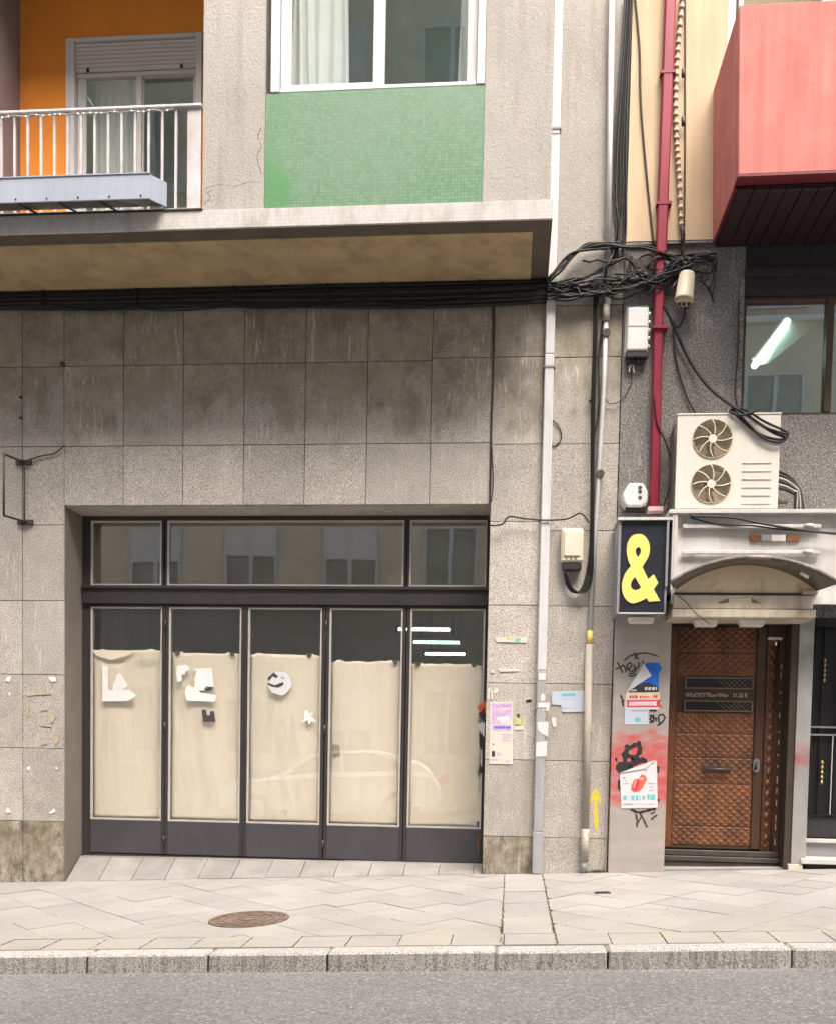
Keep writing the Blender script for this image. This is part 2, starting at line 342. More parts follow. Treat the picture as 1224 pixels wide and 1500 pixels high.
def glass(name, tint=(.80, .88, .84), refl=1., rg=.012, gc=(1, 1, 1)):
    n = N(name); t = n.t; t.nodes.remove(n.b)
    tr = n.new('ShaderNodeBsdfTransparent'); tr.inputs[0].default_value = (*tint, 1)
    gl = n.new('ShaderNodeBsdfGlossy'); gl.inputs['Roughness'].default_value = rg; gl.inputs[0].default_value = (*gc, 1)
    lw = n.new('ShaderNodeLayerWeight'); f = n.math('POWER', lw.outputs['Facing'], 4)
    k = n.rng(f, 0, 1, .055*refl, .9)
    no = n.new('ShaderNodeTexNoise'); no.inputs['Scale'].default_value = 1.1; no.inputs['Detail'].default_value = 1; n.ln(n.pos(), no.inputs[0])
    bp = n.new('ShaderNodeBump'); bp.inputs['Strength'].default_value = .10; bp.inputs['Distance'].default_value = .02; n.ln(no.outputs[0], bp.inputs['Height']); n.ln(bp.outputs[0], gl.inputs['Normal'])
    mx = n.new('ShaderNodeMixShader'); n.ln(k, mx.inputs[0]); n.ln(tr.outputs[0], mx.inputs[1]); n.ln(gl.outputs[0], mx.inputs[2]); n.ln(mx.outputs[0], n.out.inputs[0])
    return n.m
MAT['glass'] = glass('shop glass', (.975, .98, .970), 2.0)
MAT['transom_glass'] = glass('transom glass', (.84, .87, .84), 4.4, .022, (1, .95, .85))
MAT['window_glass'] = glass('window glass', (.88, .92, .90), 4.)
MAT['upper_glass'] = glass('upper window glass', (.93, .95, .94), 2.4)
def emit(name, col, s):
    n = N(name); n.color(col); n.b.inputs['Emission Color'].default_value = (*col, 1); n.b.inputs['Emission Strength'].default_value = s; return n.m
MAT['tube'] = emit('lit fluorescent tube', (.62, 1., .80), 5.)
def sheer():
    n = N('sheer curtain'); n.color((.82, .85, .84)); n.rough(.9)
    tr = n.new('ShaderNodeBsdfTransparent'); mx = n.new('ShaderNodeMixShader'); mx.inputs[0].default_value = .93
    n.ln(tr.outputs[0], mx.inputs[1]); n.ln(n.b.outputs[0], mx.inputs[2]); n.ln(mx.outputs[0], n.out.inputs[0]); return n.m
MAT['sheer'] = sheer()

WL = {}
def wl(o): return WL[o.name] if o is not None else Vector((0, 0, 0))
def tag(o, label=None, cat=None, group=None, kind=None):
    for k, v in (('label', label), ('category', cat), ('group', group), ('kind', kind)):
        if v: o[k] = v
    return o
def thing(name, label, cat, loc, group=None):
    o = bpy.data.objects.new(name, None); COL.objects.link(o); o.empty_display_size = .1
    o.location = loc; WL[o.name] = Vector(loc); return tag(o, label, cat, group)

class MB:
    def __init__(s): s.v = []; s.f = []; s.sm = []
    def add(s, vs, fs, smooth=False):
        b = len(s.v); s.v += [tuple(v) for v in vs]
        for f in fs: s.f.append([b+i for i in f]); s.sm.append(smooth)
        return s
    def box(s, x0, x1, y0, y1, z0, z1):
        x0, x1 = min(x0, x1), max(x0, x1); y0, y1 = min(y0, y1), max(y0, y1); z0, z1 = min(z0, z1), max(z0, z1)
        return s.add([(x0, y0, z0), (x1, y0, z0), (x1, y1, z0), (x0, y1, z0), (x0, y0, z1), (x1, y0, z1), (x1, y1, z1), (x0, y1, z1)],
              [(3, 2, 1, 0), (4, 5, 6, 7), (0, 1, 5, 4), (1, 2, 6, 5), (2, 3, 7, 6), (3, 0, 4, 7)])
    def hexa(s, a, b):
        """solid between two matching polygons a, b"""
        n = len(a); return s.add(list(a)+list(b), [tuple(range(n-1, -1, -1)), tuple(range(n, 2*n))]+[(i, (i+1) % n, n+(i+1) % n, n+i) for i in range(n)])
    def prism(s, poly, y0, y1):
        """polygon in (x,z) extruded from y0 to y1"""
        return s.hexa([(x, y0, z) for x, z in poly], [(x, y1, z) for x, z in poly])
    def tube(s, pts, r, n=7, cap=True):
        pts = [Vector(p) for p in pts]; vs = []; fs = []
        up = Vector((.31, .17, .93)); prev = None
        for i, p in enumerate(pts):
            d = (pts[min(i+1, len(pts)-1)]-pts[max(i-1, 0)]).normalized()
            a = d.cross(prev if prev is not None else up)
            if a.length < 1e-4: a = d.cross(Vector((1, 0, 0)))
            a.normalize(); b = d.cross(a); prev = -d.cross(a) if False else up
            rr = r[i] if isinstance(r, (list, tuple)) else r
            for k in range(n):
                t = 2*pi*k/n; vs.append(p+(a*cos(t)+b*sin(t))*rr)
        for i in range(len(pts)-1):
            for k in range(n):
                fs.append((i*n+k, i*n+(k+1) % n, (i+1)*n+(k+1) % n, (i+1)*n+k))
        if cap: fs.append(tuple(range(n-1, -1, -1))); fs.append(tuple((len(pts)-1)*n+k for k in range(n)))
        return s.add(vs, fs, True)
    def disc(s, c, r, y0, y1, n=28):
        return s.prism([(c[0]+r*cos(2*pi*k/n), c[1]+r*sin(2*pi*k/n)) for k in range(n)], y0, y1)
    def build(s, name, mat, parent=None, loc=None, bev=0., shadow=True):
        P = wl(parent)
        if loc is None:
            if parent is None:
                xs = [v[0] for v in s.v]; ys = [v[1] for v in s.v]; zs = [v[2] for v in s.v]
                loc = Vector(((min(xs)+max(xs))/2, (min(ys)+max(ys))/2, min(zs)))
            else: loc = P.copy()
        loc = Vector(loc)
        me = bpy.data.meshes.new(name); me.from_pydata([(v[0]-loc.x, v[1]-loc.y, v[2]-loc.z) for v in s.v], [], s.f)
        bm = bmesh.new(); bm.from_mesh(me)
        for f, q in zip(bm.faces, s.sm): f.smooth = q
        bmesh.ops.recalc_face_normals(bm, faces=bm.faces)
        if bev:
            es = [e for e in bm.edges if len(e.link_faces) == 2 and e.calc_face_angle(0) > .5]
            bmesh.ops.bevel(bm, geom=es, offset=bev, segments=1, affect='EDGES', clamp_overlap=True)
        bm.to_mesh(me); bm.free(); me.materials.append(MAT[mat] if isinstance(mat, str) else mat)
        o = bpy.data.objects.new(name, me); COL.objects.link(o)
        if parent: o.parent = parent
        o.location = loc-P; WL[o.name] = loc
        return o
def copy_of(o, loc, parent=None):
    c = o.copy(); COL.objects.link(c); p = parent if parent is not None else o.parent
    c.parent = p; c.location = Vector(loc)-wl(p); WL[c.name] = Vector(loc); return c
def B(name, mat, parent, *b, bev=0.):
    return MB().box(*b).build(name, mat, parent, bev=bev)
def smooth(pts, n=6):
    pts = [Vector(p) for p in pts]; out = []
    for i in range(len(pts)-1):
        p0, p1, p2, p3 = pts[max(i-1, 0)], pts[i], pts[i+1], pts[min(i+2, len(pts)-1)]
        for k in range(n):
            t = k/n; out.append(.5*((2*p1)+(p2-p0)*t+(2*p0-5*p1+4*p2-p3)*t*t+(3*p1-p0-3*p2+p3)*t**3))
    return out+[pts[-1]]
def cable(parent, px, Y, r, mat='cable', name='cable', n=5, seg=6):
    """px: photo pixel positions along the cable, Y: depth or list of depths"""
    pts = [at(p[0], p[1], Y[i] if isinstance(Y, (list, tuple)) else Y) for i, p in enumerate(px)]
    return MB().tube(smooth(pts, n), r, seg).build(name, mat, parent)
def text_mesh(name, body, x, z, Y, size, mat, parent, width=None):
    cu = bpy.data.curves.new(name, 'FONT'); cu.body = body; cu.size = size; cu.extrude = .0005; cu.align_x = 'LEFT'
    t = bpy.data.objects.new(name+'_src', cu); COL.objects.link(t)
    me = bpy.data.meshes.new_from_object(t.evaluated_get(bpy.context.evaluated_depsgraph_get())); bpy.data.objects.remove(t); bpy.data.curves.remove(cu)
    w0 = max(v.co.x for v in me.vertices); k = (width/w0) if width else 1
    for v in me.vertices: v.co = (v.co.x*k, -v.co.z, v.co.y)
    me.materials.clear(); me.materials.append(MAT[mat]); o = bpy.data.objects.new(name, me); COL.objects.link(o)
    o.parent = parent; L = Vector((x, Y, z)); o.location = L-wl(parent); WL[o.name] = L; return o

# ================================================================== STREET
MB().add([(-40, -60, -2.2), (40, -60, -2.2), (40, 20, -2.2), (-40, 20, -2.2)], [(0, 1, 2, 3)])
g = MB().add([(-600, -600, -3.2), (600, -600, -3.2), (600, 600, -3.2), (-600, 600, -3.2)], [(0, 1, 2, 3)]).build('ground', 'asphalt'); tag(g, kind='structure')
def road_z(X, Y): return .047*X-.212+.012*min(-3.0-Y, 4)
m = MB(); nx = 44; ys = [-2.95, -4, -5, -6, -7, -9, -11.2]
for i in range(nx+1):
    for y in ys: m.v.append((-22+i, y, road_z(-22+i, y)+random.uniform(-.004, .004)*(y < -3)))
for i in range(nx):
    for j in range(len(ys)-1): a = i*len(ys)+j; m.f.append([a, a+1, a+len(ys)+1, a+len(ys)]); m.sm.append(True)
tag(m.build('road', 'asphalt'), kind='structure')
m = MB(); X0, X1 = -22, 22
m.hexa([(X0, -15, .047*X0-.1), (X1, -15, .047*X1-.1), (X1, -15, .047*X1-.5), (X0, -15, .047*X0-.5)], [(X0, -11.2, .047*X0-.07), (X1, -11.2, .047*X1-.07), (X1, -11.2, .047*X1-.5), (X0, -11.2, .047*X0-.5)])
tag(m.build('far_pavement', 'paving'), kind='structure')
# pavement: a bedding sheet with every slab laid on it as a piece of its own
m = MB(); xs = [-22, -12, -6, -4.25, -3, -2, -1, -.25, .3, 1, 2, 3, 5, 12, 22]
for x in xs:
    m.v += [(x, -3.0, .047*x-.096-.014), (x, -.0, .047*x-.012)]
for i in range(len(xs)-1): m.f.append([2*i, 2*i+2, 2*i+3, 2*i+1]); m.sm.append(False)
pave = m.build('pavement', 'mortar'); tag(pave, kind='structure')
def clip(poly, xa, xb, ya, yb):
    for ax, lim, sg in ((0, xa, 1), (0, xb, -1), (1, ya, 1), (1, yb, -1)):
        out = []
        for i in range(len(poly)):
            p, q = poly[i], poly[(i+1) % len(poly)]; dp, dq = (p[ax]-lim)*sg, (q[ax]-lim)*sg
            if dp >= 0: out.append(p)
            if dp*dq < 0: t = dp/(dp-dq); out.append((p[0]+(q[0]-p[0])*t, p[1]+(q[1]-p[1])*t))
        poly = out
        if len(poly) < 3: return []
    return poly
def area(p): return abs(sum(p[i][0]*p[(i+1) % len(p)][1]-p[(i+1) % len(p)][0]*p[i][1] for i in range(len(p))))/2
def slab(poly, jit=.0025, nm='paving_slab', mat='paving', sf=surf):
    dz = random.uniform(-jit, jit); tx, ty = random.uniform(-.004, .004), random.uniform(-.004, .004)
    cx = sum(p[0] for p in poly)/len(poly); cy = sum(p[1] for p in poly)/len(poly)
    top = [(x, y, sf(x, y)+dz+tx*(x-cx)+ty*(y-cy)) for x, y in poly]; bot = [(x, y, z-.03) for x, y, z in top]
    return MB().hexa(bot, top).build(nm, mat, pave)
T = .3335; hs = T/2-.0019; r2 = math.sqrt(.5)
for (xa, xb) in ((-5.35, -.045), (.305, 3.35)):
    for i in range(-24, 26):
        for j in range(-24, 26):
            # centre in rotated frame
            u = (-4.72)*r2 + (i+.5)*T; v = (-3.10)*r2 + (j+.5)*T + (.5*T if (i % 2 and xa < 0) else 0)
            hv = T/2-.0008
            cs = [(u-hs, v-hv), (u+hs, v-hv), (u+hs, v+hv), (u-hs, v+hv)]
            poly = clip([((a+b)*r2, (a-b)*r2) for a, b in cs], xa, xb, -2.535, -.012)
            if len(poly) >= 3 and area(poly) > .003: slab(poly)
y = -.012                                                                   # trench strip of larger slabs
for L in (.42, .52, .5, .55, .53):
    slab([(-.038, y), (.296, y), (.296, max(y-L+.006, -2.535)), (-.038, max(y-L+.006, -2.535))]); y -= L
x = -5.36
while x < 3.3:                                                              # row behind the kerb
    slab([(x+.004, -2.541), (x+T-.004, -2.541), (x+T-.004, -2.842), (x+.004, -2.842)]); x += T
x = -4.236
while x < -.27:                                                             # ramp in the shop recess
    xb = min(x+.325, -.255)
    slab([(x+.003, .003), (xb-.003, .003), (xb-.003, .297), (x+.003, .297)], .003, mat='paving_dark'); x += .325
for xa, xb in ((-4.24, -2.9), (-2.9, -1.6), (-1.6, -.25)):
    slab([(xa+.002, .302), (xb-.002, .302), (xb-.002, .47), (xa+.002, .47)], .001, mat='paving_dark')
MB().hexa([(-4.24, 0, -.245), (-.25, 0, -.045), (-.25, .5, -.02), (-4.24, .5, -.04)], [(-4.24, 0, -.213), (-.25, 0, -.026), (-.25, .5, .018), (-4.24, .5, -.012)]).build('ramp_bed', 'mortar', pave)
kerb = bpy.data.objects.new('kerb', None); COL.objects.link(kerb); kerb.location = (0, -2.93, -.21); WL['kerb'] = Vector((0, -2.93, -.21)); tag(kerb, kind='structure')
kj = [-22, -16, -10, -6.4, -5.55, -4.78, -4.02, -3.33, -2.63, -1.85, -1.10, -.07, .60, 1.67, 2.5, 3.3, 5, 10, 16, 22]
for a, b in zip(kj[:-1], kj[1:]):
    dz = random.uniform(-.003, .003); a += .006; b -= .006
    A = [(a, -3.03, .047*a-.4), (b, -3.03, .047*b-.4), (b, -2.848, .047*b-.4), (a, -2.848, .047*a-.4)]
    T_ = [(q[0], q[1]+(.012 if q[1] < -3 else 0), .047*q[0]-.093+dz-(.003 if q[1] < -3 else 0)) for q in A]
    MB().hexa(A, T_).build('kerb_stone', 'kerb', kerb, bev=.012)
# moss along the trench joints and small weeds
m = MB()
for k in range(420):
    e = random.choice((-.0415, .3005)); y = -random.random()**.7*2.55-.0 if random.random() < .7 else random.uniform(-2.85, -2.2); x = e+random.gauss(0, .005)
    h = random.uniform(.004, .014)*(1.3 if y < -2 else .7); a = random.uniform(0, pi); d = random.uniform(.003, .008); z = surf(x, y)-.006
    m.add([(x-d*cos(a), y-d*sin(a), z), (x+d*cos(a), y+d*sin(a), z), (x+random.gauss(0, .004), y+random.gauss(0, .004), z+h+.006)], [(0, 1, 2)])
for k in range(260):
    x = random.choice([-5.36+T*i for i in range(27)]); y = random.uniform(-2.84, -2.55); h = random.uniform(.003, .01); z = surf(x, y)-.006
    m.add([(x-.005, y, z), (x+.005, y, z), (x, y+.004, z+h+.006)], [(0, 1, 2)])
for k in range(160):
    x = random.gauss(.80, .05); y = -.01-abs(random.gauss(0, .012)); h = random.uniform(.01, .045); z = surf(x, y)-.004; a = random.uniform(0, pi)
    m.add([(x-.006*cos(a), y-.006*sin(a), z), (x+.006*cos(a), y+.006*sin(a), z), (x+random.gauss(0, .012), y-random.random()*.012, z+h)], [(0, 1, 2)])
tag(m.build('moss', 'moss'), 'thin green moss growing in the pavement joints', 'moss', kind='stuff')
# manhole cover and small plate
def flat(px, py): return None
mh = thing('manhole_cover', 'round rusty cast iron cover set in the pavement before the shop', 'manhole cover', (-1.89, -1.95, surf(-1.89, -1.95)))
def ring(cx, cy, r0, r1, h, n=44):
    vs = []; fs = []
    for k in range(n):
        c, s_ = cos(2*pi*k/n), sin(2*pi*k/n)
        for r, dz in ((r0, -.02), (r0, h), (r1, h), (r1, -.02)): X, Y = cx+r*c, cy+r*s_; vs.append((X, Y, surf(X, Y)+dz))
    for k in range(n):
        a, b = k*4, ((k+1) % n)*4
        for i in range(4): fs.append((a+i, a+(i+1) % 4, b+(i+1) % 4, b+i))
    return vs, fs
MB().add(*ring(-1.89, -1.95, .262, .292, .0075)).build('rim', 'manhole', mh)
m = MB(); n = 44; cx, cy = -1.89, -1.95
P_ = [(cx+.258*cos(2*pi*k/n), cy+.258*sin(2*pi*k/n)) for k in range(n)]
m.hexa([(x, y, surf(x, y)-.02) for x, y in P_], [(x, y, surf(x, y)+.005) for x, y in P_]).build('plate', 'manhole', mh)
m = MB()
for r in (.06, .12, .18, .235): m.add(*ring(cx, cy, r-.009, r+.009, .009, 36))
m.build('raised_ring', 'manhole', mh)
dp = thing('drain_plate', 'small dark metal plate set flush in the pavement', 'drain plate', (.745, -1.065, surf(.745, -1.065)))
dm = MB(); P_ = [(.68, -1.10), (.81, -1.10), (.81, -1.03), (.68, -1.03)]
dm.hexa([(x, y, surf(x, y)-.02) for x, y in P_], [(x, y, surf(x, y)+.006) for x, y in P_]).build('plate', 'threshold', dp)
for k in range(3):
    P_ = [(.70, -1.085+k*.02), (.79, -1.085+k*.02), (.79, -1.078+k*.02), (.70, -1.078+k*.02)]
    MB().hexa([(x, y, surf(x, y)+.004) for x, y in P_], [(x, y, surf(x, y)+.008) for x, y in P_]).build('slot', 'dark_plastic', dp)

# grit and small litter in the gutter
R_ = random.Random(77); m = MB()
for k in range(2600):
    if k < 1900: x, y = R_.uniform(-4.2, 3), -3.035-abs(R_.gauss(0, .035))
    elif k < 2300: x, y = R_.uniform(-4.5, 3), R_.uniform(-4.2, -3.05)
    else: x, y = R_.uniform(-5, 3), R_.uniform(-2.8, -.02)
    z = road_z(x, y)+.001 if y < -3.03 else surf(x, y); d = R_.uniform(.0025, .007)*(1.5 if R_.random() < .05 else 1)
    m.add([(x-d, y-d*.6, z-.003), (x+d, y-d*R_.random(), z-.003), (x+d*R_.uniform(-.5, .5), y+d, z-.003), (x+R_.uniform(-.3, .3)*d, y, z+d*R_.uniform(.5, 1.1))], [(0, 1, 3), (1, 2, 3), (2, 0, 3)])
tag(m.build('grit', 'grit'), 'pale grit and crumbs of stone lying along the gutter', 'grit', kind='stuff')

# ================================================================== BUILDING A (left)
A = thing('apartment_building', 'grey granite faced apartment block with shuttered shopfront, green mosaic panel and balcony', 'building', (-2.2, .4, 0))
OX0, OX1, OZ = -4.255, -.246, 3.357          # shop opening
YO = -.955; YS = .38
TOPZ = 9.2
# core walls behind the cladding
B('core_wall', 'joint', A, -8, OX0+.002, .022, .55, -.8, 5.32); B('core_wall', 'joint', A, OX1-.002, .884, .022, .55, -.6, 5.40)
B('core_wall', 'joint', A, OX0+.002, OX1-.002, .022, .55, OZ+.012, 5.32)
# granite facing slabs, each one a piece
GAP = .0028
def panel(x0, x1, z0, z1, mat='granite', y0=0., d=.03):
    yj = random.uniform(-.002, .002); MB().box(x0+GAP, x1-GAP, y0+yj, y0+d, z0+GAP, z1-GAP).build('facade_panel', mat, A, bev=.002)
cols = [-7.0, -5.9, -5.28, -4.662, -4.254, -3.68, -3.109, -2.533, -1.96, -1.387, -.805, -.252, .24]
for i in range(len(cols)-1):
    a, b = cols[i], cols[i+1]
    if a >= -4.26: rows = [OZ, 3.905, 4.64 if b < -.5 else 4.66, 5.31]
    else: rows = [3.905, 4.64, 5.31]
    if b == .24: rows = [3.89, 4.66, 5.31]
    for z0, z1 in zip(rows[:-1], rows[1:]): panel(a, b, z0, z1)
for i, (a, b) in enumerate([(-7.0, -5.9), (-5.9, -5.28), (-5.28, -4.662), (-4.662, -4.252)]):
    rows = [.37, 1.07, 2.467 if i % 2 == 0 and i < 3 else 1.77, 2.467, 3.177, 3.905] if i == 3 else [.37, 1.07, 1.77, 2.467, 3.905]
    for z0, z1 in zip(rows[:-1], rows[1:]): panel(a, b, z0, z1, 'granite_mid' if z1 < 2 else 'granite')
    panel(a, b, -.55, .37, 'granite_base')
for z0, z1 in ((.344, 1.049), (1.049, 1.747), (1.747, 2.452), (2.452, 3.20), (3.20, 3.89)): panel(-.25, .24, z0, z1, 'granite_mid' if z1 < 2 else 'granite')
panel(-.25, .24, -.2, .344, 'granite_base')
for z0, z1 in ((-.2, .345), (.345, 1.049), (1.049, 1.747), (1.747, 2.446), (2.446, 3.118), (3.118, 3.888), (3.888, 4.648), (4.648, 5.10)): panel(.24, .885, z0, z1, 'granite_mid' if z1 < 2 else 'granite')
B('render_wall', 'render_side', A, .215, .884, -.004, .4, 5.104, TOPZ)
# recess reveals
jr = [-.35, .37, 1.07, 1.77, 2.467, 3.352]
for z0, z1 in zip(jr[:-1], jr[1:]):
    MB().box(OX0-.03, OX0, .032, .46, z0+.002, z1-.002).build('reveal_panel', 'granite_mid', A, bev=.002)
    MB().box(OX1, OX1+.03, .032, .46, max(z0, -.1)+.002, z1-.002).build('reveal_panel', 'granite_mid', A, bev=.002)
B('lintel_panel', 'granite_mid', A, OX0, OX1, .032, .46, OZ-.002, OZ+.010)
# ------- shop front
B('shop_frame', 'frame', A, OX0+.002, -4.170, YS+.004, YS+.09, -.0, 3.352)
B('shop_frame', 'frame', A, -.283, OX1-.002, YS+.004, YS+.09, .0, 3.352)
B('shop_frame', 'frame', A, -4.168, -.285, YS+.004, YS+.09, 3.316, 3.352)
MB().box(-4.24, -.25, YS-.03, YS+.09, 2.50, 2.66).box(-4.24, -.25, YS-.055, YS+.02, 2.645, 2.675).build('transom_bar', 'frame', A, bev=.004)
B('shop_sill', 'frame', A, -4.24, -.25, YS+.01, YS+.09, -.03, .035)
def glazed(parent, x0, x1, z0, z1, Y, gl, bw=.016):
    p = MB().box(x0+.004, x1-.004, Y+.020, Y+.026, z0+.004, z1-.004).build('glass_pane', gl, parent)
    MB().box(x0, x1, Y-.006, Y+.018, z0, z0+bw).box(x0, x1, Y-.006, Y+.018, z1-bw, z1).box(x0, x0+bw, Y-.006, Y+.018, z0+bw, z1-bw).box(x1-bw, x1, Y-.006, Y+.018, z0+bw, z1-bw).build('glazing_bead', 'bead', parent)
for x0, x1 in ((-4.168, -3.452), (-3.395, -1.072), (-1.016, -.285)):
    tw = MB().box(x0-.022, x0, YS+.006, YS+.07, 2.676, 3.314).box(x1, x1+.022, YS+.006, YS+.07, 2.676, 3.314).box(x0, x1, YS+.03, YS+.07, 2.676, 2.681).build('transom_window', 'frame', A)
    glazed(tw, x0, x1, 2.682, 3.310, YS+.012, 'transom_glass')
LV = [(-4.168, -3.441), (-3.373, -2.648), (-2.581, -1.853), (-1.779, -1.069), (-.997, -.285)]
ZB = .375
for i, (x0, x1) in enumerate(LV):
    a = x0-.034; b = x1+.034
    if i == 0: a = x0-.002
    if i == 4: b = x1+.002
    lf = MB().box(a+.002, x0, YS, YS+.05, .045, 2.495).box(x1, b-.002, YS, YS+.05, .045, 2.495).box(x0, x1, YS, YS+.05, 2.476, 2.495).build('folding_leaf', 'frame', A, bev=.002)
    glazed(lf, x0, x1, ZB, 2.474, YS+.012, 'glass')
    MB().box(x0, x1, YS+.004, YS+.045, .045, ZB-.002).build('kick_panel', 'kick', lf, bev=.002)
    if i in (1, 3):
        for z in (.18, 1.3, 2.3): MB().tube([(a, YS-.008, z-.05), (a, YS-.008, z+.05)], .009, 8).build('hinge', 'frame', lf)
    if i == 4:
        MB().box(x1-.03, x1+.0, YS-.004, YS+.006, .16, .30).build('rust_patch', 'rust', lf)
# shop interior
B('interior_floor', 'room_floor', A, -6.5, .85, .56, 13, -.1, .02); B('interior_ceiling', 'room_wall', A, -6.5, .85, .56, 13, 3.72, 3.85)
B('interior_wall', 'room_wall', A, -6.5, .85, 13, 13.15, .02, 3.72); B('interior_wall', 'room_wall', A, -6.6, -6.5, .56, 13, .02, 3.72); B('interior_wall', 'room_wall', A, .85, .88, .56, 13, .02, 3.72)
for k, (xa, xb, py) in enumerate(((584, 658, 922), (606, 672, 941), (622, 680, 958))):
    d = 1.86*F/(1108-py-2)                       # tubes hang on rods under the high ceiling
    Y = CAM.y+d; a, b = at(xa, py, Y), at(xb, py, Y); zc = (a.z+b.z)/2
    lp = thing('ceiling_lamp', ['nearest of the lit ceiling tubes seen through the right shop leaf', 'middle one of the lit ceiling tubes seen through the right shop leaf', 'farthest and lowest of the lit ceiling tubes seen in the right shop leaf'][k], 'lamp', ((a.x+b.x)/2, Y, zc+.1), 'ceiling tubes inside the shop')
    MB().tube([(a.x, Y, zc), (b.x, Y, zc)], .019, 10).build('tube', 'tube', lp)
    MB().box(a.x-.04, b.x+.04, Y-.04, Y+.04, zc+.03, zc+.09).box(a.x-.04, a.x-.005, Y-.02, Y+.02, zc-.03, zc+.03).box(b.x+.005, b.x+.04, Y-.02, Y+.02, zc-.03, zc+.03).box(a.x+.1, a.x+.12, Y, Y+.02, zc+.09, 3.72).box(b.x-.12, b.x-.1, Y, Y+.02, zc+.09, 3.72).build('housing', 'iron', lp)
# masking paper behind the glass
tops = [952, 956, 958, 968, 972]; plabel = ['brown paper with a sagging top fold behind the leftmost shop pane', 'brown paper behind the second pane, with a white curled letter before it', 'brown paper behind the middle pane of the shop leaves', 'brown paper behind the fourth pane, creased and torn near its middle', 'brown paper behind the rightmost pane, torn along its right edge']
for i, (x0, x1) in enumerate(LV):
    zt = at((131+i*117), tops[i], YS+.05).z; NX, NZ = 22, 44; vs = []; fs = []; ph = random.uniform(0, 9); R_ = random.Random(40+i)
    fold = [(R_.uniform(0, 1), R_.uniform(.2, .9), R_.uniform(-.5, .5), R_.uniform(.003, .012)) for _ in range(7)]
    for j in range(NZ+1):
        for k in range(NX+1):
            u, v = k/NX, j/NZ; x = x0+.012+(x1-x0-.024)*u; top = zt+.004*sin(u*7+ph)*(.4+u)+(.012 if abs(u-.12) < .05 or abs(u-.85) < .05 else 0)
            z = ZB+.012+(top-ZB-.012)*v; y = YS+.058+.008*sin(u*5+ph+v*2.)
            for fu, fv, fa, fh in fold: y += fh*math.exp(-((u-fu-fa*(v-fv))/.05)**2)*math.exp(-((v-fv)/.33)**2)
            if i == 4 and u > .93: x -= max(0, .022*sin(v*19+1)+.006*sin(v*61))
            if i == 0 and v > .93: y += .02*sin(u*6)
            if v > .9: z += [.0, .003, .002, .005, .004][i]*sin(u*(9+4*i)+i*2)*(v-.9)*10-(.018*max(0, 1-u*7) if i in (0, 3) else .014*max(0, u*6-5))*(v-.9)*10
            vs.append((x, y, z))
    for j in range(NZ):
        for k in range(NX): a = j*(NX+1)+k; fs.append((a, a+1, a+NX+2, a+NX+1))
    pp = MB().add(vs, fs, True).build('masking_paper', 'kraft')
    for uu in ((.10, .86) if i in (1, 4) else (.9,) if i == 3 else (.82,) if i == 2 else ()):
        xc = x0+(x1-x0)*uu; MB().prism([(xc-.035, zt+.012), (xc+.03, zt+.016), (xc+.02, zt-.02), (xc-.006, zt-.034), (xc-.02, zt-.012)], YS+.046, YS+.049).build('tape_tab', 'ink_grey', pp)
    tag(pp, plabel[i], 'paper', 'masking papers behind the shop glass')
    md = pp.modifiers.new('thickness', 'SOLIDIFY'); md.thickness = .0008
for nm_, i, P_ in (('fold_flap', 0, [(134, 952), (198, 953), (186, 960), (164, 967), (143, 961)]), ('torn_patch', 3, [(486, 1090), (497, 1092), (498, 1104), (489, 1106)]), ('torn_patch', 4, [(690, 1190), (704, 1160), (705, 1203), (694, 1204)])):
    MB().prism([(lambda p: (p.x, p.z))(at(x_, y_, YS+.045)) for x_, y_ in P_], YS+.036 if i == 0 else YS+.045, YS+.038 if i == 0 else YS+.047).build(nm_, 'kraft' if i != 3 else 'conduit_tan', [o for o in COL.objects if o.name.startswith('masking_paper')][i])
# vinyl remains on the glass
YG = YS+.028
def zz(s, ox, oy): return lambda pts: [(lambda p: (p.x, p.z))(at(ox+u/s, oy+v/s, YG)) for u, v in pts]
q = zz(3.6, 80, 720)
v = MB().prism(q([(255, 920), (285, 922), (287, 1045), (310, 1050), (312, 1010), (325, 1000), (326, 975), (345, 958), (388, 1025), (362, 1045), (395, 1045), (432, 1075), (388, 1105), (255, 1107)]), YG-.012, YG-.008).build('vinyl_mark', 'vinyl_white')
tag(v, 'white angular cut vinyl remnant on the leftmost shop pane', 'sticker')
vm = thing('vinyl_letter', 'white curled vinyl letter remnant on the second shop pane', 'sticker', at(299, 1028, YG-.01))
MB().prism(q([(690, 1060), (700, 1025), (725, 1020), (730, 955), (745, 935), (830, 930), (838, 1000), (842, 1030), (800, 1028), (795, 1050), (765, 1050), (770, 1060), (855, 1075), (845, 1108), (700, 1103)]), YG-.012, YG-.008).build('letter_shape', 'vinyl_white', vm)
MB().prism(q([(650, 920), (700, 915), (715, 940), (690, 950), (690, 965), (672, 965), (672, 1000), (650, 1005), (645, 960)]), YG-.011, YG-.008).build('torn_strip', 'vinyl_white', vm)
MB().prism(q([(733, 945), (752, 945), (742, 985), (740, 1030), (722, 1032), (728, 970)]), YG-.014, YG-.0125).build('dark_curl', 'ac_fan', vm)
MB().prism(q([(790, 1040), (835, 1030), (832, 1045), (805, 1056)]), YG-.014, YG-.0125).build('dark_curl', 'ink_grey', vm)
us = MB().prism(q([(778, 1150), (800, 1152), (805, 1180), (822, 1180), (822, 1160), (842, 1158), (850, 1215), (785, 1215)]), YG-.011, YG-.008).build('vinyl_mark', 'ink_grey'); tag(us, 'small dark U shaped vinyl remnant below the white curled letter', 'sticker')
cs = thing('round_sticker', 'round white sticker with a dark swirl on the middle shop pane', 'sticker', at(411, 1000, YG-.01))
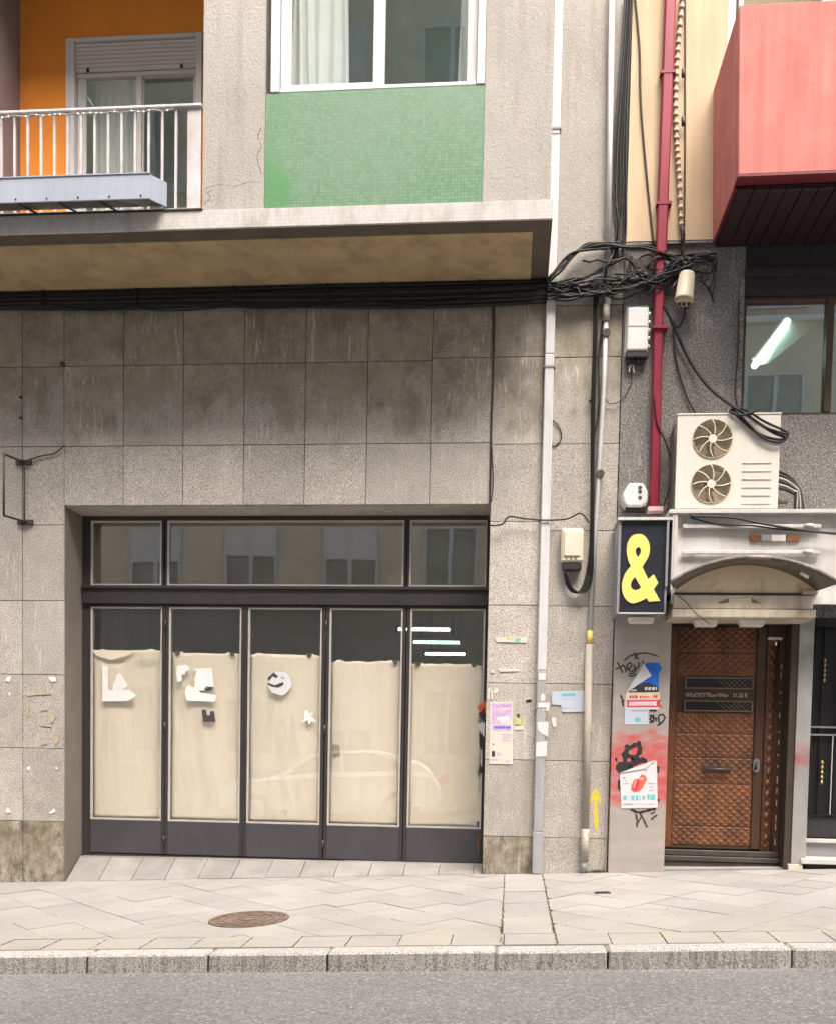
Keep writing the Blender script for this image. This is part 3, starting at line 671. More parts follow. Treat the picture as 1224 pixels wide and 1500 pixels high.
c_ = at(410, 1001, YG); MB().prism([(c_.x+.115*cos(2*pi*k/20)*(1+.08*sin(3*k)), c_.z+.115*sin(2*pi*k/20)*(1+.08*cos(2*k))) for k in range(20)], YG-.011, YG-.008).build('disc', 'paper_white', cs)
q2 = zz(3.6, 400, 720)
for P_ in ([(-28, 985), (5, 955), (30, 975), (20, 985), (0, 975), (-18, 1000)], [(-20, 1010), (10, 1022), (55, 1005), (58, 1020), (30, 1035), (-5, 1030), (-30, 1015)], [(40, 975), (70, 985), (50, 990)]):
    MB().prism(q2(P_), YG-.013, YG-.0115).build('swirl', 'print_teal' if P_[0][0] == 40 else 'ink_grey', cs)
tw_ = MB().prism(q2([(165, 1170), (180, 1150), (190, 1175), (215, 1160), (200, 1185), (232, 1215), (205, 1208), (190, 1230), (185, 1205), (140, 1222), (170, 1200)]), YG-.011, YG-.008).build('vinyl_mark', 'vinyl_white'); tag(tw_, 'small white star shaped scrap on the middle shop pane', 'sticker')
# torn poster remains at the right edge of the last leaf
tp = thing('torn_poster', 'red, black and white torn poster strip at the right edge of the shop leaves', 'poster', at(704, 1105, YS-.01))
q = lambda pts, Y=YS-.004: [(lambda p: (p.x, p.z))(at(690+u/6.8, 1010+v/6.8, Y)) for u, v in pts]
MB().prism(q([(60, 170), (95, 150), (130, 110), (150, 140), (148, 235), (125, 240), (95, 230), (70, 210)]), YS-.009, YS-.005).build('scrap', 'spray_orange', tp)
MB().prism(q([(70, 230), (95, 225), (130, 170), (128, 320), (105, 300), (85, 280)]), YS-.012, YS-.0095).build('scrap', 'print_black', tp)
MB().prism(q([(65, 350), (100, 325), (132, 330), (128, 480), (100, 430), (75, 390)]), YS-.009, YS-.005).build('scrap', 'paper_white', tp)
MB().prism(q([(78, 420), (110, 460), (108, 590), (90, 600), (78, 540)]), YS-.009, YS-.005).build('scrap', 'print_black', tp)
MB().prism(q([(85, 740), (108, 790), (104, 830), (86, 835)]), YS-.009, YS-.005).build('scrap', 'print_black', tp)

# ------- projecting upper storey
SZ0, SZ1 = 5.315, 5.458
MB().box(-8, .214, YO-.010, -.0, SZ0+.012, SZ1).build('floor_slab', 'core', A)
MB().box(-8, .218, YO-.034, YO-.012, SZ0, SZ1+.004).build('slab_fascia', 'white_mosaic', A, bev=.003)
MB().box(-8, .216, YO-.010, -.82, SZ0, SZ0+.010).box(.07, .216, -.818, -.0, SZ0, SZ0+.010).build('soffit_rim', 'soffit_rim', A)
B('soffit_panel', 'soffit', A, -8, .066, -.816, -.0, SZ0-.006, SZ0+.010)
B('upper_wall', 'render', A, -2.617, -2.105, YO, YO+.2, SZ1+.006, TOPZ); B('upper_wall', 'render', A, -.338, .196, YO, YO+.2, SZ1+.006, TOPZ)
B('upper_wall', 'render', A, -2.103, -.340, YO, YO+.2, 8.0, TOPZ); B('side_wall', 'render', A, .0, .196, YO+.202, -.006, SZ1+.006, TOPZ)
B('side_wall', 'render', A, -2.617, -2.45, YO+.202, .13, SZ1+.006, TOPZ)
MB().box(-2.103, -.340, YO-.002, YO+.18, SZ1+.006, 6.378).build('mosaic_panel', 'green_mosaic', A, bev=.003)
# cracks in the render
def crack(px, w_):
    pts = []
    for (xa, ya), (xb, yb) in zip(px[:-1], px[1:]):
        for k in range(6): pts.append(at(xa+(xb-xa)*k/6+random.uniform(-1.2, 1.2), ya+(yb-ya)*k/6+random.uniform(-1.2, 1.2), YO))
    m = MB(); n_ = len(pts); L = [(p.x-w_*random.uniform(.3, 1), YO-.0012, p.z+w_*random.uniform(.1, .6)) for p in pts]; R = [(p.x+w_*random.uniform(.3, 1), YO-.0012, p.z-w_*random.uniform(.1, .6)) for p in pts]
    m.add(L+R, [(i, i+1, n_+i+1, n_+i) for i in range(n_-1)]); m.build('crack', 'ac_fan' if w_ < .004 else 'canopy', A)
crack([(384, 185), (378, 200), (383, 215), (376, 230), (384, 262)], .004); crack([(300, 276), (320, 270), (345, 273), (365, 266), (384, 268)], .004); crack([(716, 150), (730, 155), (748, 152), (765, 175), (771, 210), (768, 236)], .0032); crack([(768, 236), (790, 245), (802, 250)], .0035)
crack([(300, 300), (308, 290), (304, 282), (312, 278)], .005); crack([(768, 236), (752, 244), (735, 246)], .0025); crack([(330, 140), (350, 137), (372, 139)], .002); crack([(712, 128), (716, 140), (714, 160), (718, 190)], .002)
# upper window
uw = MB().box(-2.060, -1.99, YO-.01, YO+.09, 6.382, 7.99).box(-.405, -.342, YO-.01, YO+.09, 6.382, 7.99).box(-1.985, -.41, YO+.0, YO+.09, 6.382, 6.412).box(-1.985, -.41, YO+.0, YO+.09, 7.93, 7.99).build('upper_window', 'white', A, bev=.004)
for x0, x1, Y in ((-1.985, -1.156, .02), (-1.232, -.41, .055)):
    sa = MB().box(x0, x0+.085, YO+Y, YO+Y+.03, 6.414, 7.92).box(x1-.078, x1, YO+Y, YO+Y+.03, 6.414, 7.92).box(x0+.085, x1-.078, YO+Y, YO+Y+.03, 6.414, 6.45).box(x0+.085, x1-.078, YO+Y, YO+Y+.03, 7.88, 7.92).build('sash', 'white', uw, bev=.003)
    MB().box(x0+.08, x1-.07, YO+Y+.012, YO+Y+.018, 6.44, 7.89).build('glass_pane', 'upper_glass', uw)
def curtain(name, label, xa, xb, z0, z1, Y, n, amp, taper):
    vs = []; fs = []; N_ = 60
    for j in range(9):
        for k in range(N_+1):
            u = k/N_; t = j/8; xr = xb-taper*t if False else xb-(1-t)*0
            x = xa+(xr-xa)*u+taper*(1-t)*(u-.5)*.0; vs.append((x+.02*sin(u*9+t*2), Y+amp*sin(u*n*2*pi+t*1.2), z0+(z1-z0)*t))
    for j in range(8):
        for k in range(N_): a = j*(N_+1)+k; fs.append((a, a+1, a+N_+2, a+N_+1))
    return tag(MB().add(vs, fs, True).build(name, 'sheer'), label, 'curtain')
curtain('curtain', 'sheer white curtain in folds behind the left half of the upper window', -1.93, -1.45, 6.44, 7.9, YO+.12, 5, .028, .1)
curtain('curtain', 'narrow strip of sheer curtain behind the right edge of the upper window', -.57, -.46, 6.44, 7.9, YO+.17, 2, .02, .1)
# room behind the upper window
B('interior_wall', 'room_wall', A, -2.45, .0, 2.4, 2.5, SZ1, TOPZ); B('interior_ceiling', 'room_wall', A, -2.45, .0, YO+.21, 2.4, 8.1, 8.2); B('interior_floor', 'room_floor', A, -2.44, -.01, YO+.19, 2.4, SZ1+.004, SZ1+.05)
# balcony recess
YB = .15
B('balcony_wall', 'orange', A, -6.6, -4.312, YB, YB+.2, SZ1+.01, 8.5); B('balcony_wall', 'orange', A, -4.310, -2.455, YB, YB+.2, 7.705, 8.5); B('balcony_wall', 'orange', A, -3.000, -2.455, YB, YB+.2, SZ1+.01, 7.703)
B('balcony_ceiling', 'render_side', A, -8, -2.62, YO, YB+.2, 8.502, 8.7); B('upper_wall', 'render', A, -8, -2.62, YO, YO+.15, 8.702, TOPZ)
B('balcony_divider', 'mauve', A, -4.96, -4.757, YO+.05, YB-.004, SZ1+.01, 8.5)
bd = MB().box(-4.308, -4.225, YB-.015, YB+.1, SZ1+.02, 7.70).box(-3.062, -3.002, YB-.015, YB+.1, SZ1+.02, 7.70).box(-4.223, -3.064, YB-.015, YB+.1, 7.665, 7.70).build('balcony_door', 'white_alu', A, bev=.003)
for k in range(7):
    z = 7.405+k*.037; s_ = MB().prism([(0, 0)], 0, 0) if False else MB()
    s_.add([(-4.222, YB+.02, z), (-3.065, YB+.02, z), (-3.065, YB+.006, z+.008), (-4.222, YB+.006, z+.008), (-4.222, YB+.006, z+.028), (-3.065, YB+.006, z+.028), (-3.065, YB+.02, z+.0365), (-4.222, YB+.02, z+.0365)], [(0, 1, 2, 3), (3, 2, 5, 4), (4, 5, 6, 7), (0, 3, 4, 7), (1, 6, 5, 2), (0, 7, 6, 1)])
    s_.build('shutter_slat', 'shutter', bd)
for x in (-4.10, -3.2): MB().box(x-.012, x+.012, YB-.004, YB+.01, 7.40, 7.43).build('shutter_stop', 'dark_plastic', bd)
B('roller_box', 'shutter', bd, -4.222, -3.065, YB+.03, YB+.09, 7.37, 7.404)
for x0, x1, Y in ((-4.222, -3.60, .045), (-3.675, -3.065, .075)):
    MB().box(x0, x0+.085, YB+Y, YB+Y+.025, SZ1+.03, 7.37).box(x1-.05, x1, YB+Y, YB+Y+.025, SZ1+.03, 7.37).box(x0+.085, x1-.05, YB+Y, YB+Y+.025, SZ1+.03, SZ1+.1).build('sash', 'white_alu', bd, bev=.003)
    MB().box(x0+.08, x1-.045, YB+Y+.01, YB+Y+.015, SZ1+.09, 7.37).build('glass_pane', 'upper_glass', bd)
B('interior_wall', 'room_wall', A, -5, -2.46, 2.4, 2.5, SZ1, 8.5); B('interior_ceiling', 'room_wall', A, -5, -2.46, YB+.202, 2.5, 8.51, 8.6); B('interior_wall', 'room_wall', A, -5.1, -5.002, YB+.202, 2.5, SZ1, 8.5); B('interior_floor', 'room_floor', A, -5, -2.46, YB+.202, 2.398, SZ1+.004, SZ1+.02)
tag(MB().add(*(lambda vs, fs: (vs, fs))([(-4.12+.42*k/24, .36+.03*sin(k*1.3), z) for z in (5.55, 7.5) for k in range(25)], [(k, k+1, k+26, k+25) for k in range(24)]), True).build('curtain', 'sheer'), 'pale curtain hanging behind the balcony door', 'curtain')
# railing
YR = YO-.0
rl = MB().box(-8, -2.622, YR-.028, YR+.028, 6.287, 6.313).build('balcony_railing', 'rail_paint', A, bev=.006)
b0 = MB().box(-.0095, .0095, -.008, .008, 5.50, 6.286).build('baluster', 'rail_paint', rl, loc=(0, 0, 0))
sp = .1142; x0 = at(258, 230, YR).x
b0.location = Vector((x0, YR, 0))-wl(rl); WL[b0.name] = Vector((x0, YR, 0))
for k in range(1, 20): copy_of(b0, (x0-k*sp, YR, 0), rl)
B('end_plate', 'rail_paint', rl, -2.745, -2.632, YR-.006, YR+.006, 5.49, 6.284); B('bottom_rail', 'rail_paint', rl, -8, -2.622, YR-.015, YR+.015, 5.475, 5.495)
B('drip_edge', 'iron', rl, -8, -2.605, YO-.045, YO-.008, 5.463, 5.474)
# string lights
fl = thing('string_lights', 'string of tiny white bulbs wound along the balcony top rail', 'string lights', (-3.6, YR, 6.28))
pts = [(-4.4+k*.05, YR-.03-.01*sin(k*1.7), 6.275-.02*abs(sin(k*.9))) for k in range(32)]
MB().tube(pts, .003, 5).build('wire', 'cable_white', fl)
m = MB()
for k in range(0, 32):
    if (k // 4) % 2 == 0 or k % 3 == 0:
        p = pts[k]; m.tube([(p[0], p[1]-.008, p[2]-.016), (p[0], p[1]-.008, p[2]-.002)], [.005, .008], 6)
m.build('bulbs', 'vinyl_white', fl)
# pale blue box
pb = thing('planter_box', 'long pale blue metal box hung outside the balcony railing', 'planter', (-3.6, -1.07, 5.53))
MB().prism([(-6.5, 5.468), (-2.975, 5.464), (-2.975, 5.660), (-6.5, 5.664)], -1.165, -1.150).build('front_panel', 'pale_blue', pb, bev=.003)
MB().hexa([(-2.975, -1.148, 5.466), (-2.975, -1.148, 5.658), (-2.905, -.985, 5.69), (-2.905, -.985, 5.50)], [(-2.99, -1.148, 5.466), (-2.99, -1.148, 5.658), (-2.92, -.985, 5.69), (-2.92, -.985, 5.50)]).build('end_panel', 'pale_blue', pb)
MB().hexa([(-6.5, -1.148, 5.47), (-2.992, -1.148, 5.47), (-2.925, -.985, 5.505), (-6.5, -.985, 5.505)], [(-6.5, -1.148, 5.485), (-2.992, -1.148, 5.485), (-2.925, -.985, 5.52), (-6.5, -.985, 5.52)]).build('base_panel', 'canopy_edge', pb)
MB().box(-6.5, -2.972, -1.172, -1.140, 5.658, 5.666).build('folded_lip', 'pale_blue', pb)
for k in range(6): MB().tube([(-3.05-k*.26, -1.170, 5.49), (-3.05-k*.26, -1.164, 5.49)], .008, 6).build('bolt', 'iron', pb)
for x in (-3.40, -3.74, -4.08, -4.42): MB().tube([(x, -1.155, 5.46), (x+.07, -.985, 5.48)], .008, 6).build('bracket', 'iron', pb)

# ================================================================== BUILDING B (right)
Bd = thing('corner_bar_building', 'cream painted house with coral red balcony over a closed bar front', 'building', (2.9, .3, .1))
XB = .889
B('stone_wall', 'dark_granite', Bd, XB, 1.928, -.015, .4, 3.0, 5.612); B('stone_wall', 'dark_granite', Bd, 1.930, 6, -.015, .4, 3.0, 4.118)
MB().box(1.930, 6, -.012, .4, 5.16, 5.64).box(1.930, 6, -.05, -.013, 5.30, 5.36).box(1.930, 6, -.03, -.013, 5.16, 5.20).build('window_lintel', 'lintel', Bd)
B('window_reveal', 'dark_granite', Bd, 1.885, 1.928, -.022, -.016, 4.1, 5.3)
B('cream_wall', 'cream', Bd, XB, 1.70, -.05, .4, 5.616, TOPZ); B('cream_wall', 'cream', Bd, 1.702, 6, .1, .4, 5.66, TOPZ)
B('cream_ledge', 'dark_granite', Bd, XB, 1.66, -.046, -.016, 5.592, 5.613)
# wide window with bronze frame
bw = MB().box(1.932, 1.965, .04, .12, 4.122, 5.158).box(1.967, 4.4, .04, .12, 4.122, 4.155).box(1.967, 4.4, .04, .12, 5.12, 5.158).box(2.655, 2.712, .03, .12, 4.157, 5.118).box(3.4, 3.45, .03, .12, 4.157, 5.118).build('wide_window', 'bronze', Bd, bev=.003)
for x0, x1 in ((1.967, 2.653), (2.714, 3.398), (3.452, 4.4)): MB().box(x0, x1, .082, .088, 4.157, 5.118).build('glass_pane', 'window_glass', bw)
B('interior_wall', 'room_wall', Bd, 1.0, 6, 4.0, 4.1, 3.4, 6.155); B('interior_wall', 'room_wall', Bd, .95, .999, .41, 4.0, 3.4, 6.155); B('interior_ceiling', 'room_wall', Bd, 1.0, 6, .41, 4.1, 6.16, 6.25); B('interior_floor', 'room_floor', Bd, 1.0, 6, .41, 4.0, 3.3, 3.4)
B('window_side', 'dark_granite', Bd, 4.402, 6, .0, .4, 4.12, 5.158)
a, b = at(1104, 536, 1.5), at(1153, 470, 1.9)
lp = thing('fluorescent_lamp', 'lit fluorescent tube slanting behind the wide bronze framed window', 'lamp', a, None)
MB().tube([a, b], .032, 10).build('tube', 'tube', lp)
n_ = (b-a).normalized(); sd_ = Vector((0, 0, 1)).cross(n_).normalized()
MB().tube([a+Vector((0, .05, .09)), b+Vector((0, .05, .09))], .035, 6).build('housing', 'white_alu', lp)
w1, w2 = Vector((.16, .10, .06)), Vector((.42, .25, .10)); o_ = Vector((.03, .06, .03)); t_ = Vector((0, .02, .012))
MB().hexa([a+o_, a+w1, b+w2, b+o_], [a+o_+t_, a+w1+t_, b+w2+t_, b+o_+t_]).build('reflector', 'white_alu', lp)
# coral balcony
bal = MB().hexa([(1.640, -.97, 5.62), (6, -.97, 5.655), (6, -.97, 6.91), (1.605, -.97, 6.88)], [(1.640, -.85, 5.62), (6, -.85, 5.655), (6, -.85, 6.91), (1.605, -.85, 6.88)]).build('coral_balcony', 'coral', Bd, bev=.004)
MB().hexa([(1.640, -.848, 5.62), (1.605, -.848, 6.88), (1.600, -.052, 6.87), (1.635, -.052, 5.60)], [(1.74, -.848, 5.62), (1.74, -.848, 6.88), (1.74, -.052, 6.87), (1.74, -.052, 5.60)]).build('side_parapet', 'coral', bal)
MB().hexa([(1.636, -.974, 5.60), (6, -.974, 5.635), (6, -.974, 5.655), (1.637, -.974, 5.619)], [(1.636, -.85, 5.60), (6, -.85, 5.635), (6, -.85, 5.655), (1.637, -.85, 5.619)]).build('drip_edge', 'maroon_edge', bal)
MB().box(1.634, 1.66, -.848, -.052, 5.575, 5.599).build('drip_edge', 'maroon_edge', bal)
x = 1.665
while x < 4.2:
    MB().box(x, x+.118, -.849, -.02, 5.560, 5.598+.0).build('soffit_board', 'maroon', bal, bev=.006); x += .124
MB().box(1.66, 6, -.84, -.02, 5.6, 5.66).build('balcony_floor', 'maroon', bal)
# white balcony window behind the parapet
wf = MB().box(1.704, 1.77, -.03, .09, 6.0, 8.6).box(1.80, 1.84, .0, .09, 6.0, 8.6).box(2.5, 2.56, .0, .09, 6.0, 8.6).build('balcony_window', 'white', Bd, bev=.004)
MB().box(1.842, 2.498, .05, .056, 6.0, 8.6).build('glass_pane', 'upper_glass', wf)
# ground floor of the bar
B('bar_wall', 'dark_granite', Bd, XB, 6, .02, .4, 2.36, 2.998); B('bar_wall', 'core', Bd, XB, 6, .41, .5, -.3, 2.998)  # second box: unseen wall added to stop light leaking in behind the door
B('bar_wall', 'dark_granite', Bd, .90, 1.375, .0, .4, -.05, 2.358)
p1 = B('pillar_cladding', 'pillar', Bd, .889, 1.386, -.062, -.002, .01, 2.36, bev=.004)
B('pillar_return', 'jamb', Bd, 1.377, 1.386, -.001, .15, .04, 2.358)
p2 = B('pillar_cladding', 'steel', Bd, 2.502, 2.628, -.035, .02, .17, 2.36, bev=.003)
B('jamb', 'jamb', Bd, 2.44, 2.500, -.02, .19, .12, 2.36); B('jamb', 'jamb', Bd, 2.502, 2.63, .022, .3, .12, 2.36)
B('pillar_foot', 'dusty_cream', Bd, 2.475, 2.60, -.05, .018, .06, .168, bev=.004)
B('door_head', 'jamb', Bd, 1.39, 2.438, .02, .2, 2.315, 2.358)
# door
YD = .15
dr = MB().box(1.392, 2.275, YD+.02, YD+.06, .27, 2.313).build('door', 'door_dark', Bd)
B('door_stile', 'door_wood', dr, 1.394, 1.475, YD-.002, YD+.019, .275, 2.30, bev=.006); B('door_stile', 'door_dark', dr, 2.19, 2.272, YD-.002, YD+.019, .275, 2.30, bev=.006)
for z0, z1 in ((1.73, 1.835), (1.525, 1.625)):
    fr = MB().box(1.555, 2.168, YD-.004, YD+.018, z0, z0+.012).box(1.555, 2.168, YD-.004, YD+.018, z1-.012, z1).box(1.555, 1.567, YD-.004, YD+.018, z0+.012, z1-.012).box(2.156, 2.168, YD-.004, YD+.018, z0+.012, z1-.012).build('glazed_slot', 'canopy', dr)
    MB().box(1.567, 2.156, YD+.008, YD+.012, z0+.012, z1-.012).build('pane', 'black_iron', fr)
    m = MB()
    for k in range(5):
        x = 1.93+k*.045
        for s_ in (1, -1): m.tube([(x, YD+.004, z0+.014), (x+.085*s_, YD+.004, z1-.014)], .004, 4)
    m.build('lattice', 'canopy', fr)
text_mesh('door_lettering', 'HHLaCVOTTFLaw HlHaw', 1.565, 1.658, YD+.001, .05, 'dusty_cream', dr, .38); text_mesh('door_lettering', '21,32 €', 1.985, 1.658, YD+.001, .05, 'dusty_cream', dr, .13)
# quilted lower field
def quilt(x0, x1, z0, z1, Y, cw, ch, dep, name, mat, parent, sub=4):
    nx = max(2, round((x1-x0)/cw*sub)); nz = max(2, round((z1-z0)/ch*sub)); vs = []; fs = []
    for j in range(nz+1):
        for k in range(nx+1):
            x = x0+(x1-x0)*k/nx; z = z0+(z1-z0)*j/nz; a = (x-x0)/cw+(z-z0)/ch; b = (x-x0)/cw-(z-z0)/ch
            ta, tb = 1-abs((a % 1)*2-1), 1-abs((b % 1)*2-1); h = min(1, 1.5*min(ta, tb)); h *= 0 if k in (0, nx) or j in (0, nz) else 1
            vs.append((x, Y-dep*h, z))
    for j in range(nz):
        for k in range(nx): q_ = j*(nx+1)+k; fs.append((q_, q_+1, q_+nx+2, q_+nx+1))
    return MB().add(vs, fs, True).build(name, mat, parent)
for z0, z1 in ((.30, .47), (.475, .86), (.865, 1.10), (1.105, 1.32), (1.325, 1.515), (1.845, 2.06), (2.065, 2.295)):
    quilt(1.48, 2.185, z0, z1, YD+.016, .074, .064, .010, 'quilted_panel', 'door_wood', dr, 8)
MB().tube([(1.76, YD-.035, 1.0), (1.98, YD-.035, 1.0)], .011, 8).box(1.74, 2.0, YD-.004, YD+.012, .985, 1.03).build('pull_handle', 'threshold', dr)
lk = MB().disc((2.215, 1.075), .028, YD-.014, YD-.004, 18).disc((2.215, 1.005), .028, YD-.014, YD-.004, 18).box(2.187, 2.243, YD-.013, YD-.004, 1.005, 1.075).build('lock_plate', 'chrome', dr)
MB().tube([(2.215, YD-.018, 1.07), (2.205, YD-.03, 1.0)], .01, 8).build('lock_knob', 'dark_plastic', lk)
fr = MB().box(2.279, 2.438, YD+.01, YD+.06, .24, 2.313).build('door_frame', 'door_dark', Bd)
quilt(2.285, 2.36, .28, 2.2, YD+.008, .075, .10, .03, 'carved_strip', 'carved', fr, 5)
for x in (2.366, 2.380): MB().tube([(x, YD+.008, .26), (x, YD+.008, 2.2)], .006, 6).build('moulding', 'carved', fr)
for k in range(15): z = .32+k*.115+random.uniform(-.02, .02); MB().box(2.404, 2.412, YD+.0, YD+.012, z, z+random.uniform(.015, .07)).build('edge_glint', 'conduit_tan', fr)  # pale slips modelled along the frame edge in place of glints of light
MB().box(1.39, 2.438, YD-.03, YD+.05, .205, .255).box(1.39, 2.438, YD-.055, YD+.05, .155, .20).box(1.39, 2.438, YD-.04, YD+.05, .10, .15).build('threshold', 'threshold', Bd, bev=.004)
MB().hexa([(1.39, -.0, .03), (2.44, -.0, .08), (2.44, .2, .08), (1.39, .2, .03)], [(1.39, -.0, .085), (2.44, -.0, .125), (2.44, .2, .135), (1.39, .2, .11)]).build('door_step', 'paving', Bd)
sl = thing('door_sensor', 'small white motion sensor at the upper right of the brown door', 'sensor', (2.34, YD, 2.1))
MB().box(2.275, 2.40, YD-.03, YD+.008, 2.175, 2.20).build('hood', 'white', sl, bev=.003); MB().tube([(2.345, YD-.025, 2.125), (2.345, YD-.025, 2.172)], .018, 10).build('body', 'chrome', sl)
# black iron door on the right
rd = MB().box(2.632, 6, YD+.06, YD+.1, .19, 2.9).build('iron_door', 'black_iron', Bd)
for x in (2.70, 2.78, 2.92, 3.0): MB().tube([(x, YD+.03, .58), (x, YD+.03, 2.8)], .007, 6).build('bar', 'black_iron', rd)
for z in (1.40, 1.33, .60): MB().box(2.64, 4, YD+.02, YD+.05, z-.008, z+.008).build('cross_bar', 'grey_trim' if z != .60 else 'black_iron', rd)
B('mesh_panel', 'black_mesh', rd, 2.64, 4, YD+.04, YD+.058, .40, .585); B('pale_rail', 'light_trim', rd, 2.64, 4, YD+.0, YD+.057, .350, .385, bev=.003); B('kick_plate', 'grey_trim', rd, 2.64, 4, YD+.03, YD+.057, .225, .348)
B('pale_edge', 'light_trim', rd, 2.885, 2.892, YD+.02, YD+.03, .6, 1.33)
for px_, py_ in ((1207, 980), (1203, 1130)):
    c_ = at(px_, py_, YD+.02); m = MB()
    for k in range(5): m.tube([(c_.x, c_.y, c_.z+.1-k*.045), (c_.x, c_.y, c_.z+.08-k*.045), (c_.x, c_.y, c_.z+.06-k*.045)], [.005, .014, .005], 8)
    m.build('gilt_ornament', 'brass', rd)
MB().box(2.58, 6, -.06, YD+.1, .175, .222).build('door_sill', 'light_trim', Bd, bev=.004); B('sill_base', 'dark_plastic', Bd, 2.64, 6, .0, .3, .0, .174)
B('bar_wall', 'lintel', Bd, 2.64, 6, .019, .25, 2.30, 2.357)

# ------------------------------------------------------------------ graffiti on the pillar
def ribbon(pts, w, Y, name, mat, parent):
    P_ = [Vector((p.x, p.z)) for p in pts]; L = []; R = []
    for i, p in enumerate(P_):
        d = (P_[min(i+1, len(P_)-1)]-P_[max(i-1, 0)]); d = d.normalized() if d.length else Vector((1, 0)); n_ = Vector((-d.y, d.x)); ww = w[i] if isinstance(w, list) else w
        L.append(p+n_*ww/2); R.append(p-n_*ww/2)
    m = MB()
    for i in range(len(P_)-1): m.prism([tuple(L[i]), tuple(L[i+1]), tuple(R[i+1]), tuple(R[i])], Y-.0008, Y+.0006)
    return m.build(name, mat, parent)
YP = -.0632
def strokes(L, s, ox, oy, w, mat):
    m_all = []
    for st in L:
        pts = smooth([at(ox+u/s, oy+v_/s, YP) for u, v_ in st], 5) if len(st) > 2 else [at(ox+u/s, oy+v_/s, YP) for u, v_ in st]
        m_all.append((pts, w))
    for n_s, (pts, ww) in enumerate(m_all):
        m = MB(); P_ = [Vector((p.x, p.z)) for p in pts]
        Lq, Rq = [], []
        for i in range(len(P_)):
            d = P_[min(i+1, len(P_)-1)]-P_[max(i-1, 0)]; d = d.normalized() if d.length > 1e-6 else Vector((1, 0)); n_ = Vector((-d.y, d.x))*ww*(.5-.12*sin(i*1.7)); Lq.append(P_[i]+n_); Rq.append(P_[i]-n_)
        y0 = YP-.0006-.00012*n_s; k = len(P_)
        m.add([(p.x, y0, p.y) for p in Lq]+[(p.x, y0, p.y) for p in Rq], [(i, i+1, k+i+1, k+i) for i in range(k-1)])
        m.build('graffiti_stroke', mat, p1)
strokes([[(210, 265), (300, 190), (450, 145), (620, 140), (790, 190)], [(385, 120), (400, 180), (460, 240)], [(395, 240), (415, 190), (440, 170)],
         [(70, 410), (110, 390), (150, 360)], [(95, 290), (130, 350), (190, 470)], [(150, 370), (200, 340), (235, 400), (240, 460)], [(255, 360), (300, 300), (340, 340), (290, 400), (250, 350)],
         [(250, 400), (330, 440), (390, 400), (380, 330)], [(380, 330), (400, 400), (440, 370)], [(450, 290), (470, 330), (420, 400), (370, 470), (290, 480)], [(280, 515), (360, 520), (420, 480)], [(520, 260), (530, 290), (525, 310)]], 11.53, 895, 945, .014, 'ink_grey')
strokes([[(150, 840), (185, 920), (210, 950)], [(170, 940), (195, 1000), (190, 1030)]], 11.53, 895, 945, .014, 'ink')
strokes([[(640, 1190), (690, 1200), (650, 1250), (690, 1290), (640, 1310)], [(705, 1170), (710, 1310)], [(720, 1240), (745, 1230), (750, 1290)], [(790, 1200), (850, 1170), (900, 1220), (850, 1310), (770, 1360)], [(790, 1200), (800, 1290), (840, 1320)], [(640, 1110), (700, 1105), (760, 1115)]], 11.53, 895, 945, .015, 'ink')
strokes([[(200, 220), (260, 250), (330, 220), (430, 180)], [(240, 230), (230, 290), (180, 350), (200, 420), (180, 520), (130, 580)], [(400, 220), (420, 300), (370, 380), (390, 450), (300, 500)], [(160, 360), (280, 380), (330, 420), (290, 430)], [(90, 490), (180, 500), (300, 480), (420, 450), (520, 440)], [(90, 500), (110, 590), (180, 590), (250, 540)], [(270, 490), (260, 540), (320, 520)]], 10, 895, 1070, .038, 'ink')
strokes([[(60, 400), (75, 450)], [(420, 420), (470, 395)], [(680, 520), (685, 620)], [(115, 720), (110, 800), (125, 880)], [(280, 1155), (400, 1200), (540, 1170), (650, 1145)], [(680, 1000), (695, 1040)]], 10, 895, 1070, .022, 'ink')
strokes([[(355, 1220), (375, 1330), (370, 1420)], [(410, 1210), (470, 1310), (520, 1420)], [(380, 1350), (430, 1270)], [(575, 1225), (640, 1190)], [(580, 1310), (620, 1270), (670, 1240)]], 10, 895, 1070, .018, 'ink_grey')
# ------------------------------------------------------------------ posters
def poly_px(s, ox, oy, Y): return lambda pts: [(lambda p: (p.x, p.z))(at(ox+u/s, oy+v_/s, Y)) for u, v_ in pts]
def sheet(q, pts, Y, name, mat, parent, t=.0012): return MB().prism(q(pts), Y, Y+t).build(name, mat, parent)
def lines(q, parent, rows, Y, mat, R_):
    for x0, x1, y0, y1 in rows:
        m = MB(); x = x0
        while x < x1-4:
            w_ = R_.uniform(.35, 1.)*(y1-y0); m.prism(q([(x, y0+R_.uniform(0, .2)*(y1-y0)), (min(x+w_, x1), y0), (min(x+w_, x1), y1), (x, y1)]), Y, Y+.0006); x += w_*1.35
        tag(m.build('print_line', mat, parent), kind='stuff')
RL = random.Random(5)
q = poly_px(11.53, 895, 945, YP)
t1 = thing('event_poster', 'torn poster with a blue top and folded white corner on the pinkish pillar', 'poster', at(940, 1060, YP))
sheet(q, [(250, 790), (800, 790), (805, 1085), (225, 1085), (235, 880)], YP-.004, 'sheet', 'paper_white', t1)
sheet(q, [(560, 330), (600, 300), (800, 300), (850, 400), (800, 480), (795, 790), (290, 790), (420, 690)], YP-.004, 'blue_print', 'print_blue', t1)
sheet(q, [(300, 790), (430, 690), (560, 640), (620, 640), (790, 700), (795, 795), (300, 800)], YP-.0055, 'black_band', 'print_black', t1)
lines(q, t1, [(560, 770, 705, 760), (330, 420, 750, 780)], YP-.0065, 'paper_white', RL)
sheet(q, [(260, 805), (810, 800), (812, 910), (245, 910)], YP-.0055, 'cream_band', 'print_yellow', t1)
